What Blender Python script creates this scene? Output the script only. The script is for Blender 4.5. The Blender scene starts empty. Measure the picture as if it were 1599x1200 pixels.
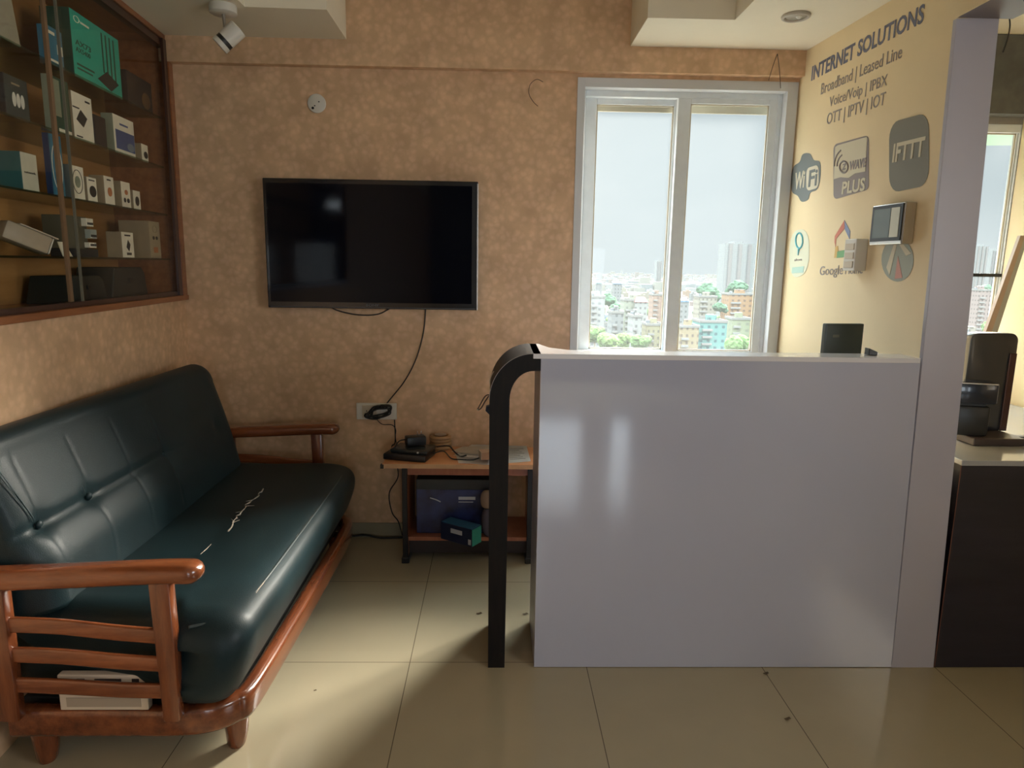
import bpy, bmesh, math, random
from mathutils import Vector, Matrix, noise
random.seed(7)
SC = bpy.context.scene
COL = SC.collection
PI = math.pi

# ------------------------------------------------------------------ camera
FPX, CAM_H = 1060.0, 1.40
PITCH, YAW, ROLL = math.atan(186 / FPX), math.radians(1.5), 0.0155
_cy, _sy = math.cos(YAW), math.sin(YAW)
FWD = Vector((_sy * math.cos(PITCH), _cy * math.cos(PITCH), -math.sin(PITCH)))
_r0 = Vector((_cy, -_sy, 0)); _u0 = _r0.cross(FWD)
RGT = _r0 * math.cos(ROLL) + _u0 * math.sin(ROLL)
UPV = -_r0 * math.sin(ROLL) + _u0 * math.cos(ROLL)
cam_d = bpy.data.cameras.new('camera'); cam = bpy.data.objects.new('camera', cam_d); COL.objects.link(cam)
m = Matrix.Identity(4)
for i in range(3):
    m[i][0], m[i][1], m[i][2] = RGT[i], UPV[i], -FWD[i]
m[2][3] = CAM_H
cam.matrix_world = m
cam_d.sensor_width = 36.0; cam_d.lens = FPX / 1599 * 36.0
cam_d.clip_start = 0.05; cam_d.clip_end = 6000
SC.camera = cam

# ------------------------------------------------------------------ view, sky and daylight
vs = SC.view_settings
vs.view_transform = 'Standard'; vs.look = 'None'; vs.gamma = 1.0; vs.use_curve_mapping = False
vs.exposure = 0.15
SKY_H, SKY_Z = 0.60, 14.0        # overcast sky: horizon and zenith radiance
SUN_E = 34.0
SIDE_E = 15.0
BACK_E = 13.0                  # watts of daylight through each opening behind the camera
world = bpy.data.worlds.new('overcast_sky'); SC.world = world; world.use_nodes = True
wn, wl = world.node_tree.nodes, world.node_tree.links
wn.clear()
wo = wn.new('ShaderNodeOutputWorld'); bg = wn.new('ShaderNodeBackground')
tc = wn.new('ShaderNodeTexCoord'); sep = wn.new('ShaderNodeSeparateXYZ')
mr = wn.new('ShaderNodeMapRange'); mr.inputs[1].default_value = 0.27; mr.inputs[2].default_value = 0.62
mr.inputs[3].default_value = SKY_H; mr.inputs[4].default_value = SKY_Z; mr.interpolation_type = 'SMOOTHSTEP'
nz = wn.new('ShaderNodeTexNoise'); nz.inputs['Scale'].default_value = 3.2; nz.inputs['Detail'].default_value = 5
mp = wn.new('ShaderNodeMapping'); mp.inputs['Scale'].default_value = (1, 1, 3.4)
cr = wn.new('ShaderNodeValToRGB')
cr.color_ramp.elements[0].position = .3; cr.color_ramp.elements[0].color = (.82, .93, .95, 1)
cr.color_ramp.elements[1].position = .7; cr.color_ramp.elements[1].color = (.90, 1.0, 1.01, 1)
wl.new(tc.outputs['Generated'], sep.inputs[0]); wl.new(sep.outputs[2], mr.inputs[0])
wl.new(tc.outputs['Generated'], mp.inputs[0]); wl.new(mp.outputs[0], nz.inputs['Vector']); wl.new(nz.outputs[0], cr.inputs[0])
wl.new(cr.outputs[0], bg.inputs[0]); wl.new(mr.outputs[0], bg.inputs[1]); wl.new(bg.outputs[0], wo.inputs[0])

def lamp(name, kind, energy, loc, direction, color=(1, 1, 1), size=None, size_y=None, angle=None):
    d = bpy.data.lights.new(name, kind); d.energy = energy; d.color = color
    if size: d.shape = 'RECTANGLE'; d.size = size; d.size_y = size_y
    if angle: d.angle = angle
    o = bpy.data.objects.new(name, d); COL.objects.link(o); o.location = loc
    o.rotation_euler = Vector(direction).to_track_quat('-Z', 'Y').to_euler()
    return o
# bright cloud veiling the sun, high on the street side of the house
lamp('sun_behind_cloud', 'SUN', SUN_E, (0, 20, 20), (-0.66, -0.76, -0.52), (1.0, .90, .76), angle=math.radians(32))
# daylight of the openings in the wall behind the camera
lamp('rear_window_daylight', 'AREA', BACK_E, (0.78, -3.93, 1.10), (0, 1, 0), (.80, .91, 1.0), .62, 1.15)
lamp('rear_side_window_daylight', 'AREA', BACK_E * .42, (1.60, -3.93, 1.10), (0, 1, 0), (.80, .91, 1.0), .22, 1.15)
lamp('rear_fanlight_daylight', 'AREA', 3.0, (0.42, -3.93, 2.26), (0, 1, 0), (.80, .91, 1.0), .24, .12)

lamp('side_window_daylight', 'AREA', SIDE_E, (2.66, -0.35, 1.56), (-1, .30, -.02), (.92, .96, 1.0), 1.15, .95).data.spread = math.radians(105)

# ------------------------------------------------------------------ plane helpers
A4 = math.radians(4)
CL = Vector((-1.503, 3.352, 0)); CR = Vector((1.416, 3.352, 0))   # room corners on the window wall
DW = Vector((math.sin(A4), -math.cos(A4), 0))                      # along the side walls, towards the camera
NW = Vector((math.cos(A4), math.sin(A4), 0))                       # normal of the side walls (+X)
CAM = Vector((0, 0, CAM_H))
def ray(x, y): return FWD + RGT * ((x - 799.5) / FPX) - UPV * ((y - 600) / FPX)
def hit(x, y, n, d):
    q = ray(x, y); n = Vector(n); return CAM + q * ((d - n.dot(CAM)) / n.dot(q))
def atY(x, y, Y): return hit(x, y, (0, 1, 0), Y)
def atZ(x, y, z): return hit(x, y, (0, 0, 1), z)
def lwall(t, n, z): p = CL + DW * t + NW * n; return Vector((p.x, p.y, z))
def rwall(t, n, z): p = CR + DW * t - NW * n; return Vector((p.x, p.y, z))
def lw_tz(x, y, n): h = hit(x, y, NW, NW.dot(CL) + n); return (h - CL).dot(DW), h.z
def rw_tz(x, y, n=0): h = hit(x, y, NW, NW.dot(CR) - n); return (h - CR).dot(DW), h.z
# local frames: x = into the room, y = along the wall away from camera, z up
ML = Matrix(((NW.x, -DW.x, 0, CL.x), (NW.y, -DW.y, 0, CL.y), (0, 0, 1, 0), (0, 0, 0, 1)))
MR_ = Matrix(((-NW.x, DW.x, 0, CR.x), (-NW.y, DW.y, 0, CR.y), (0, 0, 1, 0), (0, 0, 0, 1)))  # x = into the room, y = t

# ------------------------------------------------------------------ materials
MATS = {}
def mat(name, col, rough=.5, metal=0, coat=0, noise_amt=0, noise_scale=20, bump=0, bump_scale=200, spec=.5, stretch=(1, 1, 1), coat_rough=.05, col2=None):
    if name in MATS: return MATS[name]
    M = bpy.data.materials.new(name); M.use_nodes = True
    n, l = M.node_tree.nodes, M.node_tree.links
    b = n['Principled BSDF']
    b.inputs['Base Color'].default_value = (*col, 1); b.inputs['Roughness'].default_value = rough
    b.inputs['Metallic'].default_value = metal; b.inputs['Coat Weight'].default_value = coat
    b.inputs['Coat Roughness'].default_value = coat_rough; b.inputs['Specular IOR Level'].default_value = spec
    t = n.new('ShaderNodeTexCoord'); mp = n.new('ShaderNodeMapping'); mp.inputs['Scale'].default_value = stretch
    l.new(t.outputs['Object'], mp.inputs[0])
    if noise_amt or col2:
        z = n.new('ShaderNodeTexNoise'); z.inputs['Scale'].default_value = noise_scale; z.inputs['Detail'].default_value = 6
        l.new(mp.outputs[0], z.inputs['Vector'])
        r = n.new('ShaderNodeValToRGB'); k = noise_amt
        c2 = col2 or tuple(min(1, c * (1 + k)) for c in col)
        r.color_ramp.elements[0].position = .32; r.color_ramp.elements[1].position = .68
        r.color_ramp.elements[0].color = (*[c * (1 - k) for c in col], 1)
        r.color_ramp.elements[1].color = (*c2, 1)
        l.new(z.outputs[0], r.inputs[0]); l.new(r.outputs[0], b.inputs['Base Color'])
    if bump:
        z2 = n.new('ShaderNodeTexNoise'); z2.inputs['Scale'].default_value = bump_scale; z2.inputs['Detail'].default_value = 3
        l.new(mp.outputs[0], z2.inputs['Vector'])
        bp = n.new('ShaderNodeBump'); bp.inputs['Strength'].default_value = bump; bp.inputs['Distance'].default_value = .002
        l.new(z2.outputs[0], bp.inputs['Height']); l.new(bp.outputs[0], b.inputs['Normal'])
    MATS[name] = M
    return M

def wallpaper_mat():
    M = bpy.data.materials.new('wallpaper'); M.use_nodes = True
    n, l = M.node_tree.nodes, M.node_tree.links; b = n['Principled BSDF']
    t = n.new('ShaderNodeTexCoord')
    z = n.new('ShaderNodeTexNoise'); z.inputs['Scale'].default_value = 30; z.inputs['Detail'].default_value = 3
    l.new(t.outputs['Object'], z.inputs['Vector'])
    add = n.new('ShaderNodeVectorMath'); add.operation = 'MULTIPLY_ADD'; add.inputs[1].default_value = (.035,) * 3
    l.new(z.outputs['Color'], add.inputs[0]); l.new(t.outputs['Object'], add.inputs[2])
    v = n.new('ShaderNodeTexVoronoi'); v.inputs['Scale'].default_value = 29; v.feature = 'SMOOTH_F1'; v.inputs['Smoothness'].default_value = .35
    l.new(add.outputs[0], v.inputs['Vector'])
    r = n.new('ShaderNodeValToRGB'); e = r.color_ramp.elements
    e[0].position = .18; e[0].color = (.73, .49, .31, 1)
    e[1].position = .62; e[1].color = (.62, .405, .24, 1)
    k = e.new(.40); k.color = (.68, .445, .27, 1)
    l.new(v.outputs['Distance'], r.inputs[0])
    z3 = n.new('ShaderNodeTexNoise'); z3.inputs['Scale'].default_value = 9; z3.inputs['Detail'].default_value = 4
    l.new(t.outputs['Object'], z3.inputs['Vector'])
    mx = n.new('ShaderNodeMix'); mx.data_type = 'RGBA'; mx.blend_type = 'MULTIPLY'; mx.inputs[0].default_value = .55
    r3 = n.new('ShaderNodeValToRGB'); r3.color_ramp.elements[0].position = .35; r3.color_ramp.elements[0].color = (.78, .76, .74, 1)
    r3.color_ramp.elements[1].position = .65; r3.color_ramp.elements[1].color = (1.12, 1.12, 1.1, 1)
    l.new(z3.outputs[0], r3.inputs[0]); l.new(r.outputs[0], mx.inputs[6]); l.new(r3.outputs[0], mx.inputs[7])
    l.new(mx.outputs[2], b.inputs['Base Color'])
    b.inputs['Roughness'].default_value = .48
    bp = n.new('ShaderNodeBump'); bp.inputs['Strength'].default_value = .25; bp.inputs['Distance'].default_value = .003
    l.new(v.outputs['Distance'], bp.inputs['Height']); l.new(bp.outputs[0], b.inputs['Normal'])
    return M

def tile_mat():
    M = bpy.data.materials.new('floor_tile'); M.use_nodes = True
    n, l = M.node_tree.nodes, M.node_tree.links; b = n['Principled BSDF']
    t = n.new('ShaderNodeTexCoord'); mp = n.new('ShaderNodeMapping'); mp.inputs['Location'].default_value = (.29, -2.217 + .624 * 4, 0)
    l.new(t.outputs['Object'], mp.inputs[0])
    br = n.new('ShaderNodeTexBrick'); br.offset = 0; br.squash = 1
    br.inputs['Scale'].default_value = 1; br.inputs['Brick Width'].default_value = .627; br.inputs['Row Height'].default_value = .624
    br.inputs['Mortar Size'].default_value = .0016; br.inputs['Mortar Smooth'].default_value = .1
    br.inputs['Color1'].default_value = (.425, .37, .255, 1); br.inputs['Color2'].default_value = (.412, .358, .247, 1)
    br.inputs['Mortar'].default_value = (.16, .13, .09, 1)
    l.new(mp.outputs[0], br.inputs['Vector'])
    z = n.new('ShaderNodeTexNoise'); z.inputs['Scale'].default_value = 5; z.inputs['Detail'].default_value = 6
    l.new(t.outputs['Object'], z.inputs['Vector'])
    r = n.new('ShaderNodeValToRGB'); r.color_ramp.elements[0].color = (.86, .86, .86, 1); r.color_ramp.elements[1].color = (1.08, 1.08, 1.08, 1)
    mx = n.new('ShaderNodeMix'); mx.data_type = 'RGBA'; mx.blend_type = 'MULTIPLY'; mx.inputs[0].default_value = .6
    l.new(z.outputs[0], r.inputs[0]); l.new(br.outputs[0], mx.inputs[6]); l.new(r.outputs[0], mx.inputs[7]); l.new(mx.outputs[2], b.inputs['Base Color'])
    b.inputs['Roughness'].default_value = .15
    return M

def wood_mat(name, c1, c2, axis='Y', rough=.3, coat=.5, scale=14, soft=.5):
    if name in MATS: return MATS[name]
    M = bpy.data.materials.new(name); M.use_nodes = True
    n, l = M.node_tree.nodes, M.node_tree.links; b = n['Principled BSDF']
    t = n.new('ShaderNodeTexCoord'); mp = n.new('ShaderNodeMapping')
    mp.inputs['Scale'].default_value = {'X': (.12, 1, 1), 'Y': (1, .12, 1), 'Z': (1, 1, .12)}[axis]
    l.new(t.outputs['Object'], mp.inputs[0])
    z = n.new('ShaderNodeTexNoise'); z.inputs['Scale'].default_value = scale * 3; z.inputs['Detail'].default_value = 8; z.inputs['Roughness'].default_value = .65
    l.new(mp.outputs[0], z.inputs['Vector'])
    r = n.new('ShaderNodeValToRGB'); r.color_ramp.elements[0].position = .5 - soft / 3; r.color_ramp.elements[1].position = .5 + soft / 3
    r.color_ramp.elements[0].color = (*c1, 1); r.color_ramp.elements[1].color = (*c2, 1)
    l.new(z.outputs[0], r.inputs[0]); l.new(r.outputs[0], b.inputs['Base Color'])
    b.inputs['Roughness'].default_value = rough; b.inputs['Coat Weight'].default_value = coat; b.inputs['Coat Roughness'].default_value = .12
    MATS[name] = M
    return M

def glass_mat(name, tint=(1, 1, 1), haze_veil=0.0, refl=1.0):
    M = bpy.data.materials.new(name); M.use_nodes = True
    n, l = M.node_tree.nodes, M.node_tree.links; n.clear()
    o = n.new('ShaderNodeOutputMaterial'); tr = n.new('ShaderNodeBsdfTransparent'); tr.inputs[0].default_value = (*tint, 1)
    gl = n.new('ShaderNodeBsdfGlossy'); gl.inputs['Roughness'].default_value = .02
    lw_ = n.new('ShaderNodeLayerWeight'); lw_.inputs[0].default_value = .5
    pw = n.new('ShaderNodeMath'); pw.operation = 'POWER'; pw.inputs[1].default_value = 5; l.new(lw_.outputs['Facing'], pw.inputs[0])
    fr = n.new('ShaderNodeMath'); fr.operation = 'MULTIPLY_ADD'; fr.inputs[1].default_value = .92; fr.inputs[2].default_value = .045; l.new(pw.outputs[0], fr.inputs[0])
    mm = n.new('ShaderNodeMath'); mm.operation = 'MULTIPLY'; mm.inputs[1].default_value = refl
    m1 = n.new('ShaderNodeMixShader'); l.new(fr.outputs[0], mm.inputs[0]); l.new(mm.outputs[0], m1.inputs[0])
    l.new(tr.outputs[0], m1.inputs[1]); l.new(gl.outputs[0], m1.inputs[2])
    last = m1
    if haze_veil:
        tl = n.new('ShaderNodeBsdfTranslucent'); tl.inputs[0].default_value = (.9, .95, 1, 1)  # pale veil put into the glass to wash out the city like haze
        m2 = n.new('ShaderNodeMixShader'); m2.inputs[0].default_value = haze_veil
        l.new(m1.outputs[0], m2.inputs[1]); l.new(tl.outputs[0], m2.inputs[2]); last = m2
    l.new(last.outputs[0], o.inputs[0])
    return M

M_PAPER = wallpaper_mat(); M_TILE = tile_mat()
M_CREAM = mat('cream_paint', (.80, .65, .40), .6, noise_amt=.02, noise_scale=6, bump=.08, bump_scale=90)
M_CEIL = mat('ceiling_paint', (.80, .73, .58), .8, noise_amt=.02, noise_scale=5)
M_GREYP = mat('grey_plaster', (.30, .28, .26), .8, noise_amt=.12, noise_scale=8)
M_LAV = mat('lavender_laminate', (.45, .475, .60), .10, spec=.5, coat=1.0, coat_rough=.05, noise_amt=.02, noise_scale=2)
M_LAVM = mat('lavender_panel', (.46, .45, .53), .35, noise_amt=.03, noise_scale=3)
M_WHITE_L = mat('white_laminate', (.72, .70, .72), .2, coat=.4)
M_BLACK_L = wood_mat('black_brown_laminate', (.006, .006, .007), (.013, .010, .009), 'Z', .5, .0, 20)
M_BLACK_L.node_tree.nodes['Principled BSDF'].inputs['Specular IOR Level'].default_value = .2
M_DARKCAB = wood_mat('dark_cabinet_laminate', (.012, .012, .022), (.022, .02, .034), 'X', .35, .2, 6)
M_ALU = mat('window_aluminium', (.78, .83, .86), .4, metal=0, noise_amt=.03)
M_TEAK = wood_mat('cabinet_teak', (.20, .065, .022), (.33, .12, .04), 'Y', .35, .4, 10)
M_TEAKD = wood_mat('cabinet_dark_edge', (.035, .012, .008), (.06, .022, .012), 'Z', .35, .4, 10)
M_CABIN = wood_mat('cabinet_interior', (.42, .20, .06), (.54, .28, .10), 'Y', .45, .1, 6)
M_SOFAW = wood_mat('sofa_wood', (.09, .022, .008), (.22, .062, .02), 'Y', .25, .8, 9)
M_SOFAWX = wood_mat('sofa_wood_arm', (.13, .034, .012), (.30, .09, .03), 'X', .25, .8, 9)
M_SOFAWZ = wood_mat('sofa_wood_post', (.09, .022, .008), (.22, .062, .02), 'Z', .25, .8, 9)
M_LEATHER = mat('sofa_leather', (.0065, .020, .0245), .47, spec=.28, coat=.08, coat_rough=.3, bump=.35, bump_scale=380, noise_amt=.15, noise_scale=5)
M_CRACK = mat('worn_leather', (.36, .30, .24), .8, noise_amt=.3, noise_scale=200)
M_TVB = mat('tv_bezel', (.006, .006, .008), .18, coat=.5)
M_TVS = mat('tv_screen', (.002, .003, .007), .06, spec=.2)
M_SILVER = mat('silver_edge', (.55, .53, .5), .25, metal=.8)
M_BLACKP = mat('black_plastic', (.012, .013, .015), .35, spec=.5)
M_BLACKR = mat('black_rubber', (.012, .012, .012), .6)
M_WHITEP = mat('white_plastic', (.66, .63, .56), .4)
M_IVORY = mat('ivory_plastic', (.52, .44, .33), .45)
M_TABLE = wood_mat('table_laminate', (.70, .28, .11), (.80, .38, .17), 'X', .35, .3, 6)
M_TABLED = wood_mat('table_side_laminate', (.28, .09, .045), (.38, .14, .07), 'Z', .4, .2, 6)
M_EDGE = mat('table_edge_band', (.62, .36, .19), .5, noise_amt=.1)
M_DARKM = mat('dark_metal', (.02, .02, .022), .4, metal=.5)
M_SHELFG = glass_mat('shelf_glass', (.72, .86, .78), 0, 1)
M_DOORG = glass_mat('door_glass', (.99, .99, .97), 0, .5)
M_WING = glass_mat('window_glass', (.97, .99, 1.0), .013, .12)
M_LAV.node_tree.nodes['Principled BSDF'].inputs['Coat IOR'].default_value = 1.9
def flat(name, c, rough=.5): return mat(name, c, rough, noise_amt=.05, noise_scale=30)

# ------------------------------------------------------------------ mesh helpers
def tagt(o, label=None, cat=None, group=None, kind=None):
    if label: o['label'] = label
    if cat: o['category'] = cat
    if group: o['group'] = group
    if kind: o['kind'] = kind
    return o
def empty(name, loc=(0, 0, 0), label=None, cat=None, group=None, mw=None):
    o = bpy.data.objects.new(name, None); COL.objects.link(o); o.empty_display_size = .05
    o.matrix_world = mw if mw is not None else Matrix.Translation(Vector(loc))
    return tagt(o, label, cat, group)
def obj(name, bm, material, parent=None, smooth=False, mw=None, local=False):
    """link bm as one mesh. Verts are world coordinates unless local; under a parent they are brought into its frame."""
    if parent is not None and not local:
        P = parent
        W = Matrix.Identity(4)
        chain = []
        while P is not None: chain.append(P); P = P.parent
        for q in reversed(chain): W = W @ q.matrix_basis
        bm.transform(W.inverted())
    me = bpy.data.meshes.new(name)
    bmesh.ops.recalc_face_normals(bm, faces=bm.faces[:])
    bm.to_mesh(me); bm.free()
    ms = material if isinstance(material, (list, tuple)) else [material]
    for q in ms: me.materials.append(q)
    if smooth:
        for p in me.polygons: p.use_smooth = True
        if smooth != 'all':
            try: me.set_sharp_from_angle(angle=math.radians(40))
            except Exception: pass
    o = bpy.data.objects.new(name, me); COL.objects.link(o)
    if parent is not None: o.parent = parent
    return o
def BM(): return bmesh.new()
def box(bm, x0, x1, y0, y1, z0, z1, bev=0, M=None, seg=2, mi=0):
    t = bmesh.new(); bmesh.ops.create_cube(t, size=1)
    for v in t.verts:
        v.co = Vector(((x0 + x1) / 2 + v.co.x * (x1 - x0), (y0 + y1) / 2 + v.co.y * (y1 - y0), (z0 + z1) / 2 + v.co.z * (z1 - z0)))
    if bev: bmesh.ops.bevel(t, geom=t.edges[:], offset=bev, segments=seg, affect='EDGES', profile=.5)
    merge(bm, t, M, mi); return bm
def merge(bm, t, M=None, mi=0):
    if M is not None: t.transform(M)
    vm = {v: bm.verts.new(v.co) for v in t.verts}
    for f in t.faces:
        try:
            nf = bm.faces.new([vm[v] for v in f.verts]); nf.material_index = mi or f.material_index
        except ValueError: pass
    t.free()
def prism(bm, pts, d, M=None, mi=0, bev=0):
    """pts: list of Vectors (planar), extruded along vector d"""
    t = bmesh.new(); d = Vector(d)
    a = [t.verts.new(p) for p in pts]; b = [t.verts.new(Vector(p) + d) for p in pts]
    t.faces.new(a); t.faces.new(b[::-1]); n = len(a)
    for i in range(n): t.faces.new((a[i], b[i], b[(i + 1) % n], a[(i + 1) % n]))
    bmesh.ops.recalc_face_normals(t, faces=t.faces[:])
    if bev: bmesh.ops.bevel(t, geom=t.edges[:], offset=bev, segments=2, affect='EDGES', profile=.5)
    merge(bm, t, M, mi); return bm
def cyl(bm, p0, p1, r0, r1=None, seg=24, caps=True, mi=0):
    p0, p1 = Vector(p0), Vector(p1); r1 = r0 if r1 is None else r1
    return tube(bm, [p0, p1], [r0, r1], seg, mi=mi)
def tube(bm, pts, r, seg=8, closed=False, mi=0):
    pts = [Vector(p) for p in pts]; n = len(pts)
    rs = r if isinstance(r, (list, tuple)) else [r] * n
    rings = []; prev = None
    for i, p in enumerate(pts):
        a = pts[(i - 1) % n] if (i or closed) else p; b = pts[(i + 1) % n] if (i < n - 1 or closed) else p
        t = (b - a).normalized()
        if prev is None:
            u = t.orthogonal().normalized()
        else:
            u = (prev - t * prev.dot(t)).normalized()
        prev = u; w = t.cross(u)
        rings.append([bm.verts.new(p + (u * math.cos(2 * PI * k / seg) + w * math.sin(2 * PI * k / seg)) * rs[i]) for k in range(seg)])
    m_ = n if closed else n - 1
    for i in range(m_):
        A, B = rings[i], rings[(i + 1) % n]
        for k in range(seg):
            f = bm.faces.new((A[k], A[(k + 1) % seg], B[(k + 1) % seg], B[k])); f.material_index = mi
    if not closed:
        bm.faces.new(rings[0][::-1]).material_index = mi; bm.faces.new(rings[-1]).material_index = mi
    return bm
def sweep(bm, pts, prof, up=Vector((0, 0, 1)), mi=0):
    """sweep a 2D profile (side, up) along horizontal-ish path"""
    pts = [Vector(p) for p in pts]; rings = []
    for i, p in enumerate(pts):
        a = pts[max(i - 1, 0)]; b = pts[min(i + 1, len(pts) - 1)]
        t = (b - a).normalized(); s = t.cross(up).normalized(); w = s.cross(t).normalized()
        rings.append([bm.verts.new(p + s * q[0] + w * q[1]) for q in prof])
    n = len(prof)
    for A, B in zip(rings, rings[1:]):
        for k in range(n):
            bm.faces.new((A[k], A[(k + 1) % n], B[(k + 1) % n], B[k])).material_index = mi
    bm.faces.new(rings[0][::-1]); bm.faces.new(rings[-1])
    return bm
def rrect(w, h, r, n=4, cx=0, cz=0):
    out = []
    for (sx, sz, a0) in ((1, 1, 0), (-1, 1, 90), (-1, -1, 180), (1, -1, 270)):
        for k in range(n + 1):
            a = math.radians(a0 + 90 * k / n)
            out.append((cx + sx * (w / 2 - r) + r * math.cos(a), cz + sz * (h / 2 - r) + r * math.sin(a)))
    return out
def smooth_path(P, n=8, closed=False):
    P = [Vector(p) for p in P]; out = []; N = len(P)
    rng = range(N if closed else N - 1)
    for i in rng:
        p0 = P[(i - 1) % N] if (closed or i > 0) else P[0]; p1 = P[i]; p2 = P[(i + 1) % N]
        p3 = P[(i + 2) % N] if (closed or i + 2 < N) else P[-1]
        for k in range(n):
            t = k / n
            out.append(.5 * ((2 * p1) + (-p0 + p2) * t + (2 * p0 - 5 * p1 + 4 * p2 - p3) * t * t + (-p0 + 3 * p1 - 3 * p2 + p3) * t ** 3))
    if not closed: out.append(P[-1])
    return out
def struct(name, bm, m_, parent=None, smooth=False):
    o = obj(name, bm, m_, parent, smooth)
    if parent is None: o['kind'] = 'structure'
    return o
def text_bm(body, width, height, depth=.0012, bold=0.0, spacing=1.0, align_w=True):
    c = bpy.data.curves.new('t', 'FONT'); c.body = body; c.size = 1; c.extrude = .5; c.offset = bold; c.space_character = spacing
    c.resolution_u = 3
    o = bpy.data.objects.new('t', c); COL.objects.link(o)
    dg = bpy.context.evaluated_depsgraph_get(); dg.update()
    me = bpy.data.meshes.new_from_object(o.evaluated_get(dg))
    t = bmesh.new(); t.from_mesh(me)
    bpy.data.objects.remove(o); bpy.data.curves.remove(c); bpy.data.meshes.remove(me)
    xs = [v.co.x for v in t.verts]; ys = [v.co.y for v in t.verts]
    x0, x1 = min(xs), max(xs); h = .7 if any(ch.isupper() or ch in 'dblkhtf|' for ch in body) else .5
    for v in t.verts:
        v.co = Vector(((v.co.x - x0) / (x1 - x0) * width, v.co.y / h * height, (v.co.z + .5) * depth))
    return t
def wall_map(t0, z0, t1, z1, n0=0.0005):
    """local (x right, y up, z out) -> right wall, text baseline from (t0,z0) towards (t1,z1)"""
    a = rwall(t0, n0, z0); b = rwall(t1, n0, z1); d = (b - a).normalized(); up = Vector((0, 0, 1)); nn = -NW
    return Matrix(((d.x, up.x, nn.x, a.x), (d.y, up.y, nn.y, a.y), (d.z, up.z, nn.z, a.z), (0, 0, 0, 1)))

# ================================================================== THE SETTING
YB = 3.352; ZC = 2.393; ZU = 2.66; YR = -4.0
b = box(BM(), -3.2, 5.2, -4.3, 3.8, -.1, 0); struct('floor', b, M_TILE)
# window wall: solid pieces around the two openings
wx0, wx1, wz0, wz1 = .405, 1.375, .95, 2.235
rx0, rx1, rz0, rz1 = 1.70, 2.512, .98, 2.10
b = BM()
box(b, -2.1, wx0, YB, YB + .2, 0, ZU)
box(b, wx0, wx1, YB, YB + .2, 0, wz0); box(b, wx0, wx1, YB, YB + .2, wz1, ZU)
box(b, wx1, 1.56, YB, YB + .2, 0, ZU)
struct('wall_back', b, M_PAPER)
b = BM()
box(b, 1.56, rx0, YB, YB + .2, 0, ZU); box(b, rx0, rx1, YB, YB + .2, 0, rz0); box(b, rx0, rx1, YB, YB + .2, rz1, ZU); box(b, rx1, 3.2, YB, YB + .03, 0, ZU)
struct('wall_back_side_bay', b, M_GREYP)
# beam along the top of the window wall
b = box(BM(), -1.53, 1.43, YB - .045, YB, 2.282, ZU); struct('trim_1', b, M_PAPER)
# left wall: below the cabinet, full height nearer the camera
CABT = 2.9; CZ0, CZ1 = 1.222, 2.393
b = BM()
box(b, -.2, 0, -8, .05, 0, CZ0, M=ML); box(b, -.2, 0, -8, .05, CZ1, ZU, M=ML); box(b, -.2, 0, -8, -CABT, CZ0, CZ1, M=ML)
struct('wall_left', b, M_PAPER)
# right partition with the signs
b = BM()
pts = [rwall(0, 0, 0), rwall(1.145, 0, 0), Vector((1.522, 2.206, 0)), Vector((1.56, 3.352, 0)), Vector((1.56, 3.40, 0)), Vector((1.416, 3.40, 0))]
prism(b, pts, (0, 0, ZU)); struct('wall_right', b, M_CREAM)
# end panel of the partition (leans a little)
b = BM()
q = [(1.432, 2.185, 0), (1.585, 2.185, 0), (1.519, 2.185, 2.163), (1.388, 2.185, 2.157)]
prism(b, [Vector(p) for p in q], (0, .018, 0), bev=.0015)
struct('trim_2', b, M_LAVM)
b = box(BM(), 1.472, 1.512, 2.2035, 2.225, 0, 2.1); struct('trim_3', b, M_CREAM)
# overhead board running from the column towards the camera
b = box(BM(), 1.388, 1.56, -1.2, 2.185, 2.158, 2.19, .002); struct('trim_4', b, mat('overhead_board', (.17, .145, .155), .5))
b = box(BM(), 1.384, 1.388, -1.2, 2.185, 2.158, 2.194); struct('trim_5', b, M_CREAM)
b = box(BM(), 1.41, 1.55, -1.2, 2.185, 2.19, ZC); struct('trim_6', b, mat('overhead_box', (.06, .045, .04), .6))
# the far side of the bay beyond the partition
b = BM(); cc = 2.512
d = DW
def bay_wall(t0, t1, z0, z1):
    a_, c_ = Vector((cc, YB, z0)) + d * t0, Vector((cc, YB, z0)) + d * t1
    prism(b, [a_, c_, c_ + Vector((.15, 0, 0)), a_ + Vector((.15, 0, 0))], (0, 0, z1 - z0))
bay_wall(0, 3.0, 0, ZU); bay_wall(3.0, 4.4, 0, 1.05); bay_wall(3.0, 4.4, 2.08, ZU); bay_wall(4.4, 7.3, 0, ZU)
struct('wall_side_bay', b, M_CREAM)
w6 = empty('window_6', Vector((cc + .05, YB, 1.05)) + d * 3.0); w6['kind'] = 'structure'
b = BM()
for (t0_, t1_, za, zb_) in ((3.0, 3.04, 1.05, 2.08), (4.36, 4.4, 1.05, 2.08), (3.04, 4.36, 1.05, 1.09), (3.04, 4.36, 2.04, 2.08)):
    a_, c_ = Vector((cc + .11, YB, za)) + d * t0_, Vector((cc + .11, YB, za)) + d * t1_
    prism(b, [a_, c_, c_ + Vector((.03, 0, 0)), a_ + Vector((.03, 0, 0))], (0, 0, zb_ - za))
obj('window_frame', b, M_ALU, w6)
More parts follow.
